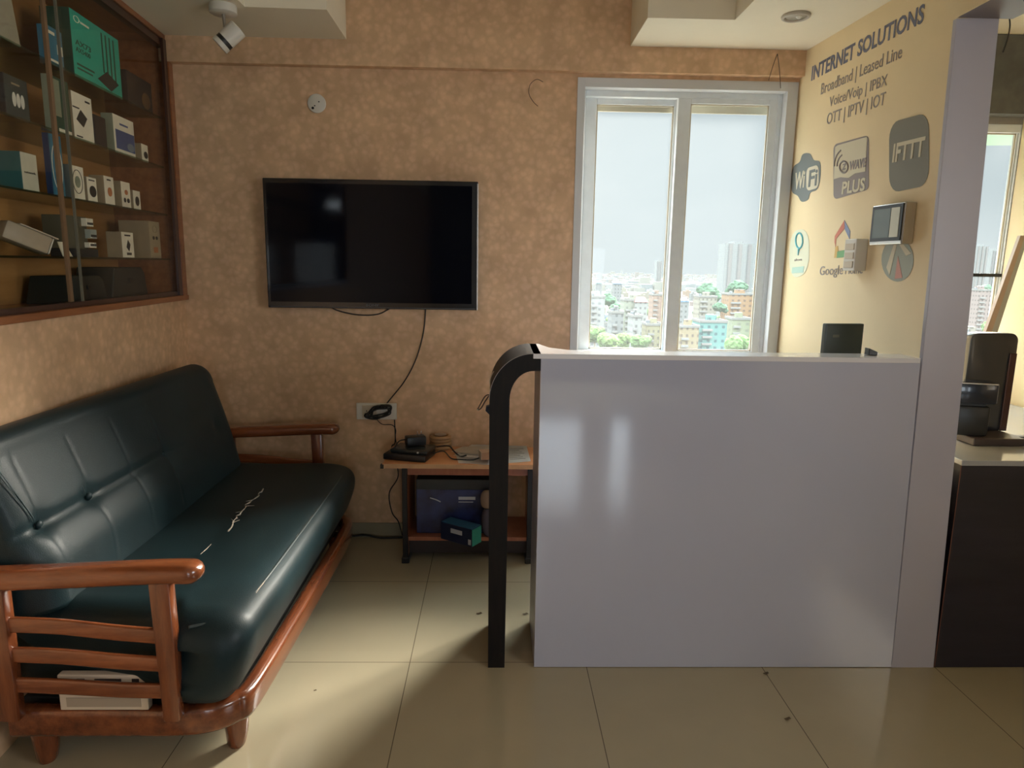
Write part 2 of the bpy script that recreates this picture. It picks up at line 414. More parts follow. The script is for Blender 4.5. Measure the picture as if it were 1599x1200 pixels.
# wall behind the camera with its openings
b = BM()
box(b, -3.2, .28, YR - .2, YR, 0, ZU); box(b, .28, .56, YR - .2, YR, 1.75, 2.18); box(b, .28, .56, YR - .2, YR, 2.34, ZU); box(b, .28, .45, YR - .2, YR, 0, 1.75); box(b, .45, 1.12, YR - .2, YR, 0, .5); box(b, .45, .56, YR - .2, YR, 1.7, 1.75); box(b, .56, 1.12, YR - .2, YR, 1.7, ZU)
box(b, 1.12, 1.39, YR - .2, YR, 0, ZU); box(b, 1.39, 1.65, YR - .2, YR, 0, .5); box(b, 1.39, 1.65, YR - .2, YR, 1.7, ZU)
box(b, 1.65, 5.2, YR - .2, YR, 0, ZU)
struct('wall_front', b, M_GREYP)
# ceiling: upper slab and dropped border
b = box(BM(), -3.2, 5.2, -4.3, 3.6, ZU, ZU + .12); struct('ceiling', b, M_CEIL)
b = BM(); sl = -1.008
prism(b, [Vector(p) for p in ((-1.9, YR, ZC), (sl, YR, ZC), (sl, 2.935, ZC), (-.686, 2.945, ZC), (-.686, YB - .045, ZC), (-1.9, YB - .045, ZC))], (0, 0, ZU - ZC))
struct('ceiling_border_left', b, M_CEIL)
b = BM()
prism(b, [Vector(p) for p in ((.603, YB - .045, ZC), (.603, 2.946, ZC), (.959, 2.944, ZC), (.959, YR, ZC), (1.47, YR, ZC), (1.47, YB - .045, ZC))], (0, 0, ZU - ZC))
struct('ceiling_border_right', b, M_CEIL)
b = box(BM(), 1.56, 2.9, 3.28, YB, 2.13, 2.474); struct('trim_7', b, mat('grey_beam', (.13, .13, .12), .8, noise_amt=.2, noise_scale=12))
b = box(BM(), 1.56, 3.0, -4, 3.3, 2.476, ZU); struct('ceiling_side_bay', b, M_CEIL)

# main window: reveal liner, outer frame, two sashes
def window(name, x0, x1, z0, z1, sashes, yf=YB + .05, depth=.07, transom=None, fw=.035):
    w = empty(name, (x0, yf, z0)); w['kind'] = 'structure'; w['label'] = 'silvery aluminium sliding window'
    f = BM()
    box(f, x0, x0 + fw, yf, yf + depth + .03, z0, z1, .003); box(f, x1 - fw, x1, yf, yf + depth + .03, z0, z1, .003)
    box(f, x0 + fw, x1 - fw, yf, yf + depth + .03, z1 - .04, z1, .003); box(f, x0 + fw, x1 - fw, yf, yf + depth + .03, z0, z0 + .03, .003)
    obj('window_frame', f, M_ALU, w)
    if name == 'window_1':
        k = BM(); yc = YB - .006
        box(k, 1.362, 1.412, yc, YB + .05, z0, z1 + .03, .001); box(k, .372, .408, yc, YB + .05, z0, z1 + .03, .001); box(k, .408, 1.362, yc, YB + .05, z1 - .012, z1 + .03, .001)
        obj('window_casing', k, mat('casing_grey', (.62, .64, .66), .5), w)
    for (a, c, zz0, zz1, yy, rails) in sashes:
        l_, r_, bt, tp = rails
        s = BM()
        box(s, a - l_, a, yy, yy + .03, zz0 - bt, zz1 + tp, .003); box(s, c, c + r_, yy, yy + .03, zz0 - bt, zz1 + tp, .003)
        box(s, a, c, yy, yy + .03, zz0 - bt, zz0, .003); box(s, a, c, yy, yy + .03, zz1, zz1 + tp, .003)
        so = obj('sash', s, M_ALU, w)
        g = box(BM(), a - .003, c + .003, yy + .014, yy + .018, zz0 - .003, zz1 + .003)
        obj('window_pane', g, M_WING, so)
        k = BM()
        for (p0, p1, r0, r1) in ((a, a + .006, zz0, zz1), (c - .006, c, zz0, zz1)): box(k, p0, p1, yy + .006, yy + .013, r0, r1)
        box(k, a, c, yy + .006, yy + .013, zz0, zz0 + .006); box(k, a, c, yy + .006, yy + .013, zz1 - .006, zz1)
        obj('glazing_bead', k, mat('bead', (.62, .56, .44), .5), so)
    if transom:
        t_ = box(BM(), x0, x1, yf, yf + .03, transom - .008, transom + .008); obj('middle_rail', t_, M_DARKM, w)
    return w
window('window_1', .385, 1.377, .95, 2.235, [(.478, .852, .985, 2.168, YB + .085, (.055, .035, .03, .03)), (.924, 1.303, .985, 2.172, YB + .052, (.062, .04, .03, .028))])
# roller blind edges at the glass tops
for k, (a, c, y) in enumerate(((.478, .852, YB + .125), (.924, 1.303, YB + .125))):
    rb = box(BM(), a - .02, c + .02, y, y + .01, 2.145, 2.19)
    tagt(obj('window_awning_edge', rb, mat('cream_strip', (.5, .44, .32), .6)), 'cream strip across the top of the %s window pane' % ('narrower left-hand' if k == 0 else 'right-hand'), 'awning', 'strips over the window panes')
# side bay window
window('window_2', rx0, rx1, rz0, rz1, [(1.74, 2.498, 1.02, 2.06, YB + .012, (.025, .006, .02, .01))], transom=1.386, fw=.006, yf=YB + .003, depth=.02)
# rear openings
for i, (x0, x1, z0, z1) in enumerate(((.45, 1.12, .5, 1.7), (1.39, 1.65, .5, 1.7), (.28, .56, 2.18, 2.34))):
    w = empty('window_%d' % (i + 3), (x0, YR, z0)); w['kind'] = 'structure'
    f = BM()
    for q in ((x0, x0 + .02, z0, z1), (x1 - .02, x1, z0, z1), (x0, x1, z0, z0 + .02), (x0, x1, z1 - .02, z1)): box(f, q[0], q[1], YR - .08, YR - .04, q[2], q[3])
    obj('window_frame', f, M_ALU, w)
# skirting
b = box(BM(), -1.48, 1.35, YB - .008, YB, 0, .075); struct('baseboard_back', b, mat('tile_skirting', (.30, .265, .18), .25, noise_amt=.04))

# ================================================================== LETTERING AND EMBLEMS ON THE PARTITION
M_INK = mat('navy_vinyl', (.16, .17, .24), .5); M_INKG = mat('grey_vinyl', (.30, .26, .24), .5)
M_DKV = mat('charcoal_vinyl', (.17, .19, .19), .5); M_GRV = mat('stone_vinyl', (.20, .19, .15), .5)
def wall_text(name, body, pl, pr, hpx, m_, label, bold=0.0, parent=None, n0=.0005, cat='lettering', sheet=None):
    t0, z0 = rw_tz(*pl); t1, z1 = rw_tz(*pr)
    _, zt = rw_tz(pl[0], pl[1] - hpx)
    w = math.hypot(t1 - t0, z1 - z0)
    t = text_bm(body, w, zt - z0, .0012, bold)
    bm = BM(); merge(bm, t, wall_map(t0, z0, t1, z1, n0))
    o = obj(name, bm, m_, parent)
    if parent is None: tagt(o, label, cat)
    return o
wall_text('wall_lettering', 'INTERNET SOLUTIONS', (1267, 126), (1442, 34), 21, M_INK, 'bold dark blue words INTERNET SOLUTIONS high on the cream wall', .02)
wall_text('wall_lettering', 'Broadband | Leased Line', (1282, 148), (1408, 90), 17, M_INKG, 'thin grey words Broadband | Leased Line under the bold heading on the cream wall')
wall_text('wall_lettering', 'Voice/Voip | IPBX', (1295, 167), (1385, 133), 15, M_INKG, 'thin grey words Voice/Voip | IPBX on the cream wall')
wall_text('wall_lettering', 'OTT | IPTV | IOT', (1291, 195), (1382, 163), 17, M_INKG, 'thin grey words OTT | IPTV | IOT, lowest line of lettering on the cream wall')
def wpt(px, py, n=.0006): t, z = rw_tz(px, py); return rwall(t, n, z)
def wpoly(pix, n=.0006, d=.001): 
    bm = BM(); prism(bm, [wpt(x, y, n) for x, y in pix], -NW * d); return bm
def rr_px(x0, x1, yl, yr, hl, hr, r=.25, n=5):
    """rounded quad on the wall: left edge x0 from yl..yl+hl, right edge x1 from yr..yr+hr"""
    out = []
    for (u, v) in rrect(1, 1, r, n, .5, .5):
        x = x0 + (x1 - x0) * u; yt = yl + (yr - yl) * u; h = hl + (hr - hl) * u
        out.append((x, yt + h * (1 - v)))
    return out
# app badge
e = empty('app_badge', wpt(1418, 240), 'grey rounded square badge reading IFTTT on the cream wall', 'wall sign')
obj('badge_field', wpoly(rr_px(1389, 1451, 192, 175, 110, 114, .24)), M_GRV, e)
wall_text('badge_lettering', 'IFTTT', (1394, 253), (1443, 243), 27, mat('pale_vinyl', (.62, .56, .40), .5), '', .03, e, .0018)
# wireless badge: black cloud, white words
e = empty('wireless_badge', wpt(1258, 278), 'black cloud-shaped badge reading WiFi on the cream wall next to the window', 'wall sign')
cl = smooth_path([Vector((x, y, 0)) for x, y in ((1236, 276), (1240, 260), (1249, 253), (1254, 241), (1265, 240), (1271, 250), (1281, 254), (1281, 280), (1276, 296), (1266, 301), (1262, 312), (1252, 315), (1246, 306), (1237, 299))], 4, True)
obj('cloud_field', wpoly([(p.x, p.y) for p in cl]), M_DKV, e)
obj('letter_panel', wpoly(rr_px(1260, 1279, 263, 257, 36, 36, .25), .0018), mat('pale_vinyl_b', (.66, .60, .46), .5), e)
wall_text('badge_lettering', 'Wi', (1241, 296), (1256, 292), 25, MATS['pale_vinyl_b'], '', .02, e, .0018)
wall_text('badge_lettering', 'Fi', (1263, 292), (1276, 289), 25, M_DKV, '', .02, e, .0030)
# zwave badge
e = empty('radio_badge', wpt(1330, 262), 'squarish grey badge reading ZWAVE PLUS on the cream wall', 'wall sign')
obj('badge_field', wpoly(rr_px(1302, 1357, 226, 211, 86, 85, .1)), mat('plum_vinyl', (.27, .23, .22), .5), e)
obj('upper_panel', wpoly([(1305, 230), (1309, 227), (1354, 214), (1355, 216), (1352, 268), (1336, 271), (1326, 278), (1313, 277), (1303, 280)], .0018), MATS['pale_vinyl'], e)
wall_text('badge_lettering', 'PLUS', (1315, 303), (1351, 297), 18, MATS['pale_vinyl'], '', .03, e, .0018)
wall_text('badge_lettering', 'WAVE', (1327, 266), (1353, 260), 13, MATS['plum_vinyl'], '', .03, e, .0030)
bm = BM()
zc = [wpt(1319 + 6.5 * math.cos(a_ * PI / 8), 261 + 9 * math.sin(a_ * PI / 8), .0032) for a_ in range(16)]
tube(bm, zc, .004, 6, True)
wall_text('badge_lettering', 'Z', (1316, 266), (1322, 264), 9, MATS['plum_vinyl'], '', .04, e, .0030)
for k in (1, 2):
    arc = [wpt(1322 - (9 + 4.5 * k) * math.cos(a_ * PI / 14) , 258 - (12 + 8 * k) * math.sin(a_ * PI / 14) + 2, .0032) for a_ in range(0, 6)]
    tube(bm, arc, .0032, 6)
obj('radio_waves', bm, MATS['plum_vinyl'], e)
# voice assistant sticker
e = empty('assistant_sticker', wpt(1248, 400), 'small pale sticker with a teal ring drop emblem beside the window', 'sticker')
obj('sticker_field', wpoly(rr_px(1233, 1264, 362, 356, 76, 70, .4)), mat('pale_sticker', (.68, .68, .52), .5), e)
bm = BM(); M_TEALV = mat('teal_vinyl', (.10, .42, .50), .5)
tube(bm, [wpt(1249 + 5.5 * math.cos(k * PI / 9), 376 + 12 * math.sin(k * PI / 9) + (3 if k == 0 else 0), .003) for k in range(18)], .004, 6, True)
tube(bm, [wpt(1248.5, 389, .003), wpt(1247, 399, .003)], [.006, .002], 6)
obj('ring_drop', bm, M_TEALV, e)
wall_text('sticker_lettering', 'alexa', (1241, 408), (1253, 407), 4, M_INKG, '', 0, e, .0018)
bm = wpoly([(1238, 418), (1256, 416), (1255, 426), (1237, 427)], .0018); obj('sticker_band', bm, mat('pale_teal_vinyl', (.42, .60, .52), .5), e)
# home assistant emblem
e = empty('home_emblem', wpt(1310, 390), 'red, blue, yellow and green house outline emblem over the words Google Home', 'wall sign')
obj('roof_left', wpoly([(1319, 344), (1320, 356), (1306, 373), (1305, 386), (1303.5, 378), (1304, 369)], .0006), mat('red_vinyl', (.62, .19, .12), .5), e)
obj('roof_right', wpoly([(1319, 344), (1328, 361), (1327, 374), (1319, 357)], .0006), mat('blue_vinyl', (.24, .29, .45), .5), e)
obj('wall_band', wpoly([(1305, 386), (1309, 384), (1309, 402), (1303, 403)], .0006), mat('yellow_vinyl', (.66, .42, .12), .5), e)
obj('base_band', wpoly([(1308, 393), (1328, 389), (1328, 401), (1307, 403)], .0008), mat('green_vinyl', (.16, .38, .16), .5), e)
wall_text('emblem_lettering', 'Google', (1280, 430), (1316, 428.5), 14, M_INKG, '', 0, e)
wall_text('emblem_lettering', 'Home', (1320, 428.3), (1347, 427), 12, M_INKG, '', 0, e)
# oval photo sticker under the door panel
e = empty('oval_sticker', wpt(1402, 410), 'faded oval sticker with grey green and red wedges under the wall tablet', 'sticker')
def oval(cx, cy, rx, ry, sl=.0, a0=0, a1=360, n=28): return [(cx + rx * math.cos(math.radians(a0 + (a1 - a0) * k / n)), cy + ry * math.sin(math.radians(a0 + (a1 - a0) * k / n))) for k in range(n + (0 if a1 - a0 == 360 else 1))]
obj('sticker_field', wpoly(oval(1402, 406, 25, 34)), mat('sage_vinyl', (.34, .36, .29), .5), e)
obj('pale_wedge', wpoly([(1402, 378), (1390, 430), (1385, 418), (1396, 384)], .0018), MATS['pale_vinyl'], e)
obj('pale_wedge', wpoly([(1404, 380), (1416, 400), (1424, 396), (1410, 380)], .0018), MATS['pale_vinyl'], e)
obj('red_wedge', wpoly([(1403, 400), (1398, 436), (1410, 434)], .0018), mat('rose_vinyl', (.55, .26, .2), .5), e)
# wall tablet
def wall_box(name, px0, px1, py_top, py_bot, n0, n1, m_, parent, bev=.002):
    """a box on the right wall whose front face spans these pixels"""
    t0, zt = rw_tz(px0, py_top[0], n1); t1, zt2 = rw_tz(px1, py_top[1], n1); _, zb = rw_tz(px0, py_bot, n1)
    bm = box(BM(), n0, n1, t0, t1, zb, zt, bev, MR_); return obj(name, bm, m_, parent), (t0, t1, zb, zt)
e = empty('wall_tablet', wpt(1395, 350), 'black framed touch panel standing off the cream wall under the grey badge', 'control panel')
_, (t0, t1, zb, zt) = wall_box('housing', 1363, 1414, (322, 318), 383, .0005, .045, M_SILVER, e, .004)
obj('bezel', box(BM(), .045, .048, t0 + .006, t1 - .006, zb + .012, zt - .004, .001, MR_), M_BLACKP, e)
obj('display', box(BM(), .048, .049, t0 + .02, t0 + (t1 - t0) * .62, zb + .025, zt - .016, 0, MR_), mat('tablet_display', (.13, .15, .12), .12, coat=.5), e)
obj('display_strip', box(BM(), .048, .0495, t0 + (t1 - t0) * .64, t1 - .02, zb + .025, zt - .016, 0, MR_), mat('tablet_strip', (.62, .62, .5), .2), e)
e = empty('wall_switch', wpt(1335, 400), 'narrow ivory switch box standing off the wall over the house emblem', 'switch')
_, (t0, t1, zb, zt) = wall_box('housing', 1320, 1338, (374, 373), 423, .0005, .05, M_WHITEP, e, .003)
for k in range(3):
    z0 = zb + .012 + k * (zt - zb - .02) / 3
    obj('button', box(BM(), .05, .053, t0 + .01, t1 - .01, z0, z0 + (zt - zb) / 3 - .016, .001, MR_), M_IVORY, e)

# ================================================================== TELEVISION
e = empty('television', (-.585, YB, 1.18), 'large black flat television hung on the patterned wall', 'television')
TVX0, TVX1, TVZ0, TVZ1 = -1.083, -.086, 1.182, 1.780; ty = YB - .075
obj('bezel', box(BM(), TVX0, TVX1, ty, ty + .045, TVZ0, TVZ1, .005), M_TVB, e)
obj('screen', box(BM(), TVX0 + .016, TVX1 - .028, ty - .0015, ty, TVZ0 + .03, TVZ1 - .022), M_TVS, e)
obj('trim_strip', box(BM(), TVX1 - .0045, TVX1 + .001, ty - .003, ty + .02, TVZ0, TVZ1 - .01, .0008), M_SILVER, e)
obj('lower_trim', box(BM(), TVX0 + .01, TVX1 - .01, ty - .002, ty, TVZ0 + .003, TVZ0 + .009), mat('dark_trim', (.05, .05, .055), .25), e)
obj('wall_bracket', box(BM(), -.75, -.42, ty + .045, YB - .001, 1.33, 1.63), M_DARKM, e)
t = text_bm('SONY', .062, .011, .001, .02); bm = BM(); merge(bm, t, Matrix(((1, 0, 0, -.617), (0, 0, -1, ty - .0022), (0, 1, 0, TVZ0 + .013), (0, 0, 0, 1)))); obj('maker_lettering', bm, mat('dim_lettering', (.10, .10, .11), .4), e)
def cable(name, px, r, label, m_=M_BLACKR, depth=None, cat='cable', n=8, parent=None):
    pts = [atY(x, y, (YB - .008) if depth is None else depth) for x, y in px]
    o = obj(name, tube(BM(), smooth_path(pts, n), r, 7), m_, parent, 'all')
    if parent is None: tagt(o, label, cat)
    return o
cable('looped_cable', ((512, 478), (530, 486), (560, 492), (590, 491), (612, 480)), .003, 'thin dark cable sagging in a loop below the television')
cable('power_cable', ((665, 480), (661, 520), (650, 560), (632, 595), (606, 628), (598, 640)), .003, 'thin black cable running from the television down to the wall socket')
# coil of flex in front of the socket
pts = []
for k in range(44):
    a_ = k / 44 * 2 * PI * 5
    rx_ = 17 + 4 * math.sin(k * 1.7); ry_ = 7.5 + 3 * math.sin(k * .9 + 1)
    pts.append(atY(592 + rx_ * math.cos(a_) + 3 * math.sin(k * .37), 644 + ry_ * math.sin(a_) - .25 * rx_ * math.cos(a_), YB - .035 - .006 * math.sin(k * .61)))
tagt(obj('coiled_cable', tube(BM(), smooth_path(pts, 4), .0042, 7), M_BLACKR, None, 'all'), 'bundle of black flex coiled over the wall socket plate', 'cable')
cable('hanging_cable', ((616, 652), (617, 690), (612, 700), (622, 742), (608, 770), (612, 800), (622, 815), (628, 836)), .0028, 'black cable dropping behind the low table beside its left end')
cable('socket_cable', ((588, 655), (597, 663), (612, 664), (618, 672), (617, 684), (622, 700)), .002, 'thin cable curving from under the wall socket to the router')
o = tagt(obj('floor_cable', tube(BM(), smooth_path([Vector(p) for p in ((-.82, 3.325, .006), (-.72, 3.325, .012), (-.66, 3.33, .016), (-.58, 3.32, .006), (-.48, 3.325, .006), (-.42, 3.32, .006))], 6), .0055, 7), M_BLACKR, None, 'all'), 'black cable lying along the skirting between sofa and low table', 'cable')
# wall socket plate
p0 = atY(557, 629, YB); p1 = atY(620, 655, YB)
e = empty('wall_socket', (p0.x, YB, p1.z), 'white switch and socket plate on the patterned wall below the television', 'socket')
obj('plate', box(BM(), p0.x, p1.x, YB - .014, YB - .0005, p1.z, p0.z, .003), M_WHITEP, e)
obj('module', box(BM(), p0.x + .03, p0.x + .10, YB - .018, YB - .014, p1.z + .01, p0.z - .01, .001), M_IVORY, e)
obj('switch', box(BM(), p0.x + .125, p0.x + .155, YB - .019, YB - .014, p1.z + .012, p0.z - .012, .001), mat('rocker_white', (.75, .73, .68), .3), e)
bm = BM()
for dx, dz in ((.052, .045), (.045, .03), (.06, .03)): cyl(bm, (p0.x + dx, YB - .0185, p1.z + dz), (p0.x + dx, YB - .0178, p1.z + dz), .003, seg=10)
obj('pin_hole', bm, M_BLACKR, e)
# round junction cover
p = atY(495, 162, YB)
e = empty('junction_cover', p, 'round white junction box cover on the wall above the television', 'junction box')
obj('cover', tube(BM(), [p + Vector((0, 0, 0)), p + Vector((0, -.008, 0)), p + Vector((0, -.012, 0))], [.042, .042, .036], 32), M_WHITEP, e, True)
bm = BM()
for dx, dz, r_ in ((-.017, -.022, .006), (.012, .006, .003), (-.008, -.012, .003)): cyl(bm, p + Vector((dx, -.0115, dz)), p + Vector((dx, -.0135, dz)), r_, seg=12)
obj('screw', bm, M_DARKM, e)
# wires
cable('wire_hook', ((848, 128), (838, 124), (828, 132), (826, 146), (832, 158), (840, 166)), .0014, 'thin bare wire curling out of the wall left of the window', mat('brown_wire', (.10, .07, .05), .5))
for k, px in enumerate((((1214, 84), (1207, 103), (1200, 126)), ((1214, 84), (1217, 108), (1219, 138)))):
    cable('dangling_wire', px, .0016, ('thin wire slanting left from the ceiling above the window corner', 'thin wire hanging straight from the ceiling above the window corner')[k], MATS['brown_wire'], YB - .06)

# ================================================================== LIGHT FITTINGS
p = atZ(348, 8, ZC)
e = empty('ceiling_spotlight', p, 'white swivel spotlight on a round ceiling base', 'spotlight')
obj('base', tube(BM(), [p, p + Vector((0, 0, -.006)), p + Vector((0, 0, -.03)), p + Vector((0, 0, -.034))], [.05, .052, .052, .046], 32), M_WHITEP, e, True)
q = p + Vector((0.0, 0, -.034)); q2 = q + Vector((.004, 0, -.055))
obj('stem', tube(BM(), [q, q2], .006, 12), mat('stem_metal', (.35, .32, .28), .35, metal=.6), e, True)
dirn = Vector((-.62, -.12, -.60)).normalized(); c0 = q2 + Vector((.05, 0, .002)) - dirn * .0
a0 = c0 - dirn * .005; 
L = .112; R = .036
obj('lamp_head', tube(BM(), [a0, a0 + dirn * .004, a0 + dirn * .070], [R * .86, R, R], 28), M_WHITEP, e, True)
obj('ring', tube(BM(), [a0 + dirn * .070, a0 + dirn * .086], [R * .97, R * .97], 28), mat('ring_black', (.02, .018, .015), .4), e, True)
obj('rim', tube(BM(), [a0 + dirn * .086, a0 + dirn * .104], [R, R], 28), M_WHITEP, e, True)
p = atZ(1243, 24, ZC)
e = empty('ceiling_downlight', p, 'small round unlit downlight set in the ceiling near the cream wall', 'downlight')
t = [(p + Vector((.048 * math.cos(k * PI / 16), .048 * math.sin(k * PI / 16), -.004))) for k in range(32)]
obj('rim', tube(BM(), t, .008, 8, True), mat('downlight_rim', (.45, .40, .33), .4), e, 'all')
obj('lens', tube(BM(), [p + Vector((0, 0, -.001)), p + Vector((0, 0, -.006))], [.042, .036], 28), mat('lens_grey', (.42, .38, .31), .25), e, True)
obj('bulb', tube(BM(), [p + Vector((.012, 0, -.006)), p + Vector((.012, 0, -.012))], [.012, .006], 16), mat('bulb_white', (.8, .78, .7), .2), e, True)

# ================================================================== SHOWCASE CABINET IN THE LEFT WALL
def Lb(x0, x1, t0, t1, z0, z1, bev=0): return box(BM(), x0, x1, -t1, -t0, z0, z1, bev, ML)   # x into room, t along wall
cab = empty('display_cabinet', lwall(0, 0, CZ0), 'tall wall showcase of brown wood with sliding glass doors, set in the left wall', 'cabinet')
D = .30
obj('back_panel', Lb(-D, -D + .012, 0.0, CABT, CZ0, CZ1), M_CABIN, cab)
obj('end_panel', Lb(-D, .004, 0.002, .022, CZ0, CZ1), M_TEAK, cab)
obj('end_panel', Lb(-D, 0, CABT - .02, CABT, CZ0, CZ1), M_CABIN, cab)
obj('bottom_board', Lb(-D, .018, 0.002, CABT, CZ0 - .012, CZ0 + .012, .003), M_TEAK, cab)
obj('top_board', Lb(-D, .003, 0.002, CABT, CZ1 - .022, CZ1 - .001), M_TEAK, cab)
obj('outer_frame', Lb(0.0005, .012, .003, .045, CZ0 + .012, CZ1 - .022), M_TEAK, cab)
obj('edge_frame', Lb(-.006, .006, .045, .080, CZ0 + .012, CZ1 - .022), M_TEAKD, cab)
obj('bottom_track', Lb(-.035, -.004, .022, CABT - .02, CZ0 + .012, CZ0 + .03), M_TEAKD, cab)
obj('top_track', Lb(-.035, -.004, .022, CABT - .02, CZ1 - .055, CZ1 - .022), M_TEAKD, cab)
SZ = [2.045, 1.825, 1.61, 1.405]
for z in SZ: obj('glass_shelf', Lb(-D + .012, -.045, .03, CABT - .02, z - .007, z, .001), M_SHELFG, cab)
d1 = obj('glass_door', Lb(-.014, -.009, .05, .915, CZ0 + .025, CZ1 - .04), M_DOORG, cab)
obj('door_edge', Lb(-.016, -.008, .912, .918, CZ0 + .025, CZ1 - .04), mat('glass_edge', (.15, .14, .10), .4), d1)
d2 = obj('glass_door', Lb(-.028, -.023, .86, CABT - .02, CZ0 + .025, CZ1 - .04), M_DOORG, cab)
obj('door_edge', Lb(-.031, -.021, .955, .972, CZ0 + .025, CZ1 - .04), mat('door_strip', (.22, .13, .07), .3), d2)

def shelf_box(name, label, px0, px1, zi, hz, depth, face, side=None, n=-.07, marks=(), group=None, cat='box', rotx=0):
    """box on a shelf of the showcase: px0/px1 = (x, y) of the front face's lower corners"""
    z = SZ[zi] if zi < 4 else CZ0 + .012
    zb = z + .0006
    t1, _ = lw_tz(px0[0], px0[1], n); t0, _ = lw_tz(px1[0], px1[1], n)
    e = empty(name, lwall((t0 + t1) / 2, n, zb), label, cat, group)
    body = Lb(n - depth, n, t0, t1, zb, zb + hz, .0012)
    obj('carton', body, side or face, e)
    obj('front_panel', Lb(n, n + .0008, t0 + .001, t1 - .001, zb + .001, zb + hz - .001), face, e)
    for (nm, u0, u1, v0, v1, m_, shape) in marks:
        a, c = t1 - (t1 - t0) * u0, t1 - (t1 - t0) * u1; lo, hi = zb + hz * v0, zb + hz * v1
        if shape == 'box': obj(nm, Lb(n + .0008, n + .0014, c, a, lo, hi), m_, e)
        elif shape in ('disc', 'ring'):
            ct, czz = (a + c) / 2, (lo + hi) / 2; r1, r2 = (a - c) / 2, (hi - lo) / 2
            ps = [lwall(ct + r1 * math.cos(k * PI / 12), n + .0009, czz + r2 * math.sin(k * PI / 12)) for k in range(24)]
            bm = BM()
            if shape == 'disc': prism(bm, ps, NW * .0008)
            else: tube(bm, ps, .0014, 5, True)
            obj(nm, bm, m_, e)
        elif shape == 'quad':
            ps = [lwall(a, n + .0009, lo + (hi - lo) * .35), lwall(c + (a - c) * .4, n + .0009, lo), lwall(c, n + .0009, lo + (hi - lo) * .6), lwall(c + (a - c) * .55, n + .0009, hi)]
            bm = BM(); prism(bm, ps, NW * .0008); obj(nm, bm, m_, e)
        elif isinstance(shape, str) and shape.startswith('T:'):
            t = text_bm(shape[2:], a - c, hi - lo, .0006, .01)
            P = lwall(a, n + .0012, lo)
            MM = Matrix(((-DW.x, 0, NW.x, P.x), (-DW.y, 0, NW.y, P.y), (0, 1, 0, P.z), (0, 0, 0, 1)))
            bm = BM(); merge(bm, t, MM); obj(nm, bm, m_, e)
    return e
W_ = flat('carton_white', (.95, .89, .74)); K_ = flat('print_black', (.03, .03, .03)); T_ = flat('carton_teal', (.03, .46, .34))
DG = flat('carton_dark_green', (.03, .09, .06)); BL_ = flat('carton_blue', (.05, .22, .34)); TN = flat('carton_kraft', (.36, .28, .18)); OR = flat('print_orange', (.55, .20, .08))
GN = flat('carton_sage', (.30, .33, .24)); NB = flat('print_navy', (.07, .11, .28)); DK = flat('carton_black', (.035, .028, .028)); GT = flat('carton_dark_teal', (.03, .13, .14))
ant = [('antenna_print', .60 + k * .085, .628 + k * .085, .30 - k * .04, .93 - k * .0, DG, 'box') for k in range(4)]
shelf_box('router_box', 'large teal carton with a four-antenna router printed on it, top shelf of the showcase', (117, 121), (191, 152), 0, .232, .10, T_, DG,
          marks=ant + [('router_print', .46, .93, .05, .34, K_, 'quad'), ('maker_print', .07, .17, .84, .93, W_, 'ring'), ('title_print', .06, .36, .50, .58, DG, 'T:AX73'), ('title_print', .06, .34, .40, .47, DG, 'T:AX5400'), ('title_print', .06, .40, .20, .23, DG, 'box'), ('title_print', .06, .36, .14, .165, DG, 'box'), ('title_print', .19, .36, .86, .89, W_, 'box')])
shelf_box('blister_pack', 'small bright blue packet left of the large teal carton on the showcase top shelf', (78, 108), (101, 114), 0, .125, .03, BL_, marks=[('label_patch', .6, .95, .35, .6, W_, 'box'), ('stripe', .1, .5, .8, .88, W_, 'box'), ('stripe', .1, .6, .1, .16, W_, 'box')], cat='packet')
shelf_box('dark_carton', 'dark carton with a dim orange picture, right of the large teal carton', (200, 155), (238, 168), 0, .135, .10, DK, marks=[('picture_print', .55, .9, .1, .6, flat('print_brown', (.16, .09, .04)), 'disc')])
shelf_box('green_carton', 'dark green carton with a pale panel, left of the white adapter box', (84, 208), (113, 215), 1, .185, .025, DG, GN, marks=[('pale_panel', .02, .5, .3, .95, GN, 'box'), ('white_band', .3, .98, .02, .09, W_, 'box')])
shelf_box('adapter_box', 'white carton with a black adapter printed on it, on the second showcase shelf', (117, 218), (148, 228), 1, .165, .05, W_, TN, marks=[('adapter_print', .15, .7, .30, .66, K_, 'quad'), ('cable_print', .02, .34, .66, .69, K_, 'box'), ('maker_print', .66, .9, .86, .9, K_, 'box'), ('caption_print', .1, .4, .06, .09, K_, 'box')])
shelf_box('dark_carton', 'plain dark carton just right of the white adapter box', (150, 229), (168, 235), 1, .115, .05, DK)
shelf_box('blue_white_carton', 'white carton with a navy blue picture, on the right half of the second shelf', (180, 238), (212, 248), 1, .150, .045, W_, GN, marks=[('picture_print', .08, .98, .12, .62, NB, 'box'), ('picture_print', .6, .95, .14, .36, flat('print_paleblue', (.22, .28, .34)), 'disc'), ('title_print', .3, .7, .76, .81, NB, 'box')])
shelf_box('small_carton', 'tiny ivory carton at the right end of the second shelf', (222, 250), (232, 253), 1, .075, .05, W_, TN, marks=[('picture_print', .3, .9, .2, .6, K_, 'disc')])
shelf_box('blue_carton', 'upright blue carton behind the glass door edge on the third shelf', (84, 306), (103, 310), 2, .204, .02, BL_, NB, marks=[('loop_print', .1, .9, .1, .85, W_, 'ring')])
shelf_box('sensor_box', 'white carton with a round device printed on it, on the third shelf', (113, 313), (134, 317), 2, .118, .05, W_, flat('carton_slate', (.12, .16, .17)), marks=[('ring_print', .15, .85, .18, .88, K_, 'ring'), ('disc_print', .3, .7, .35, .70, GN, 'disc')])
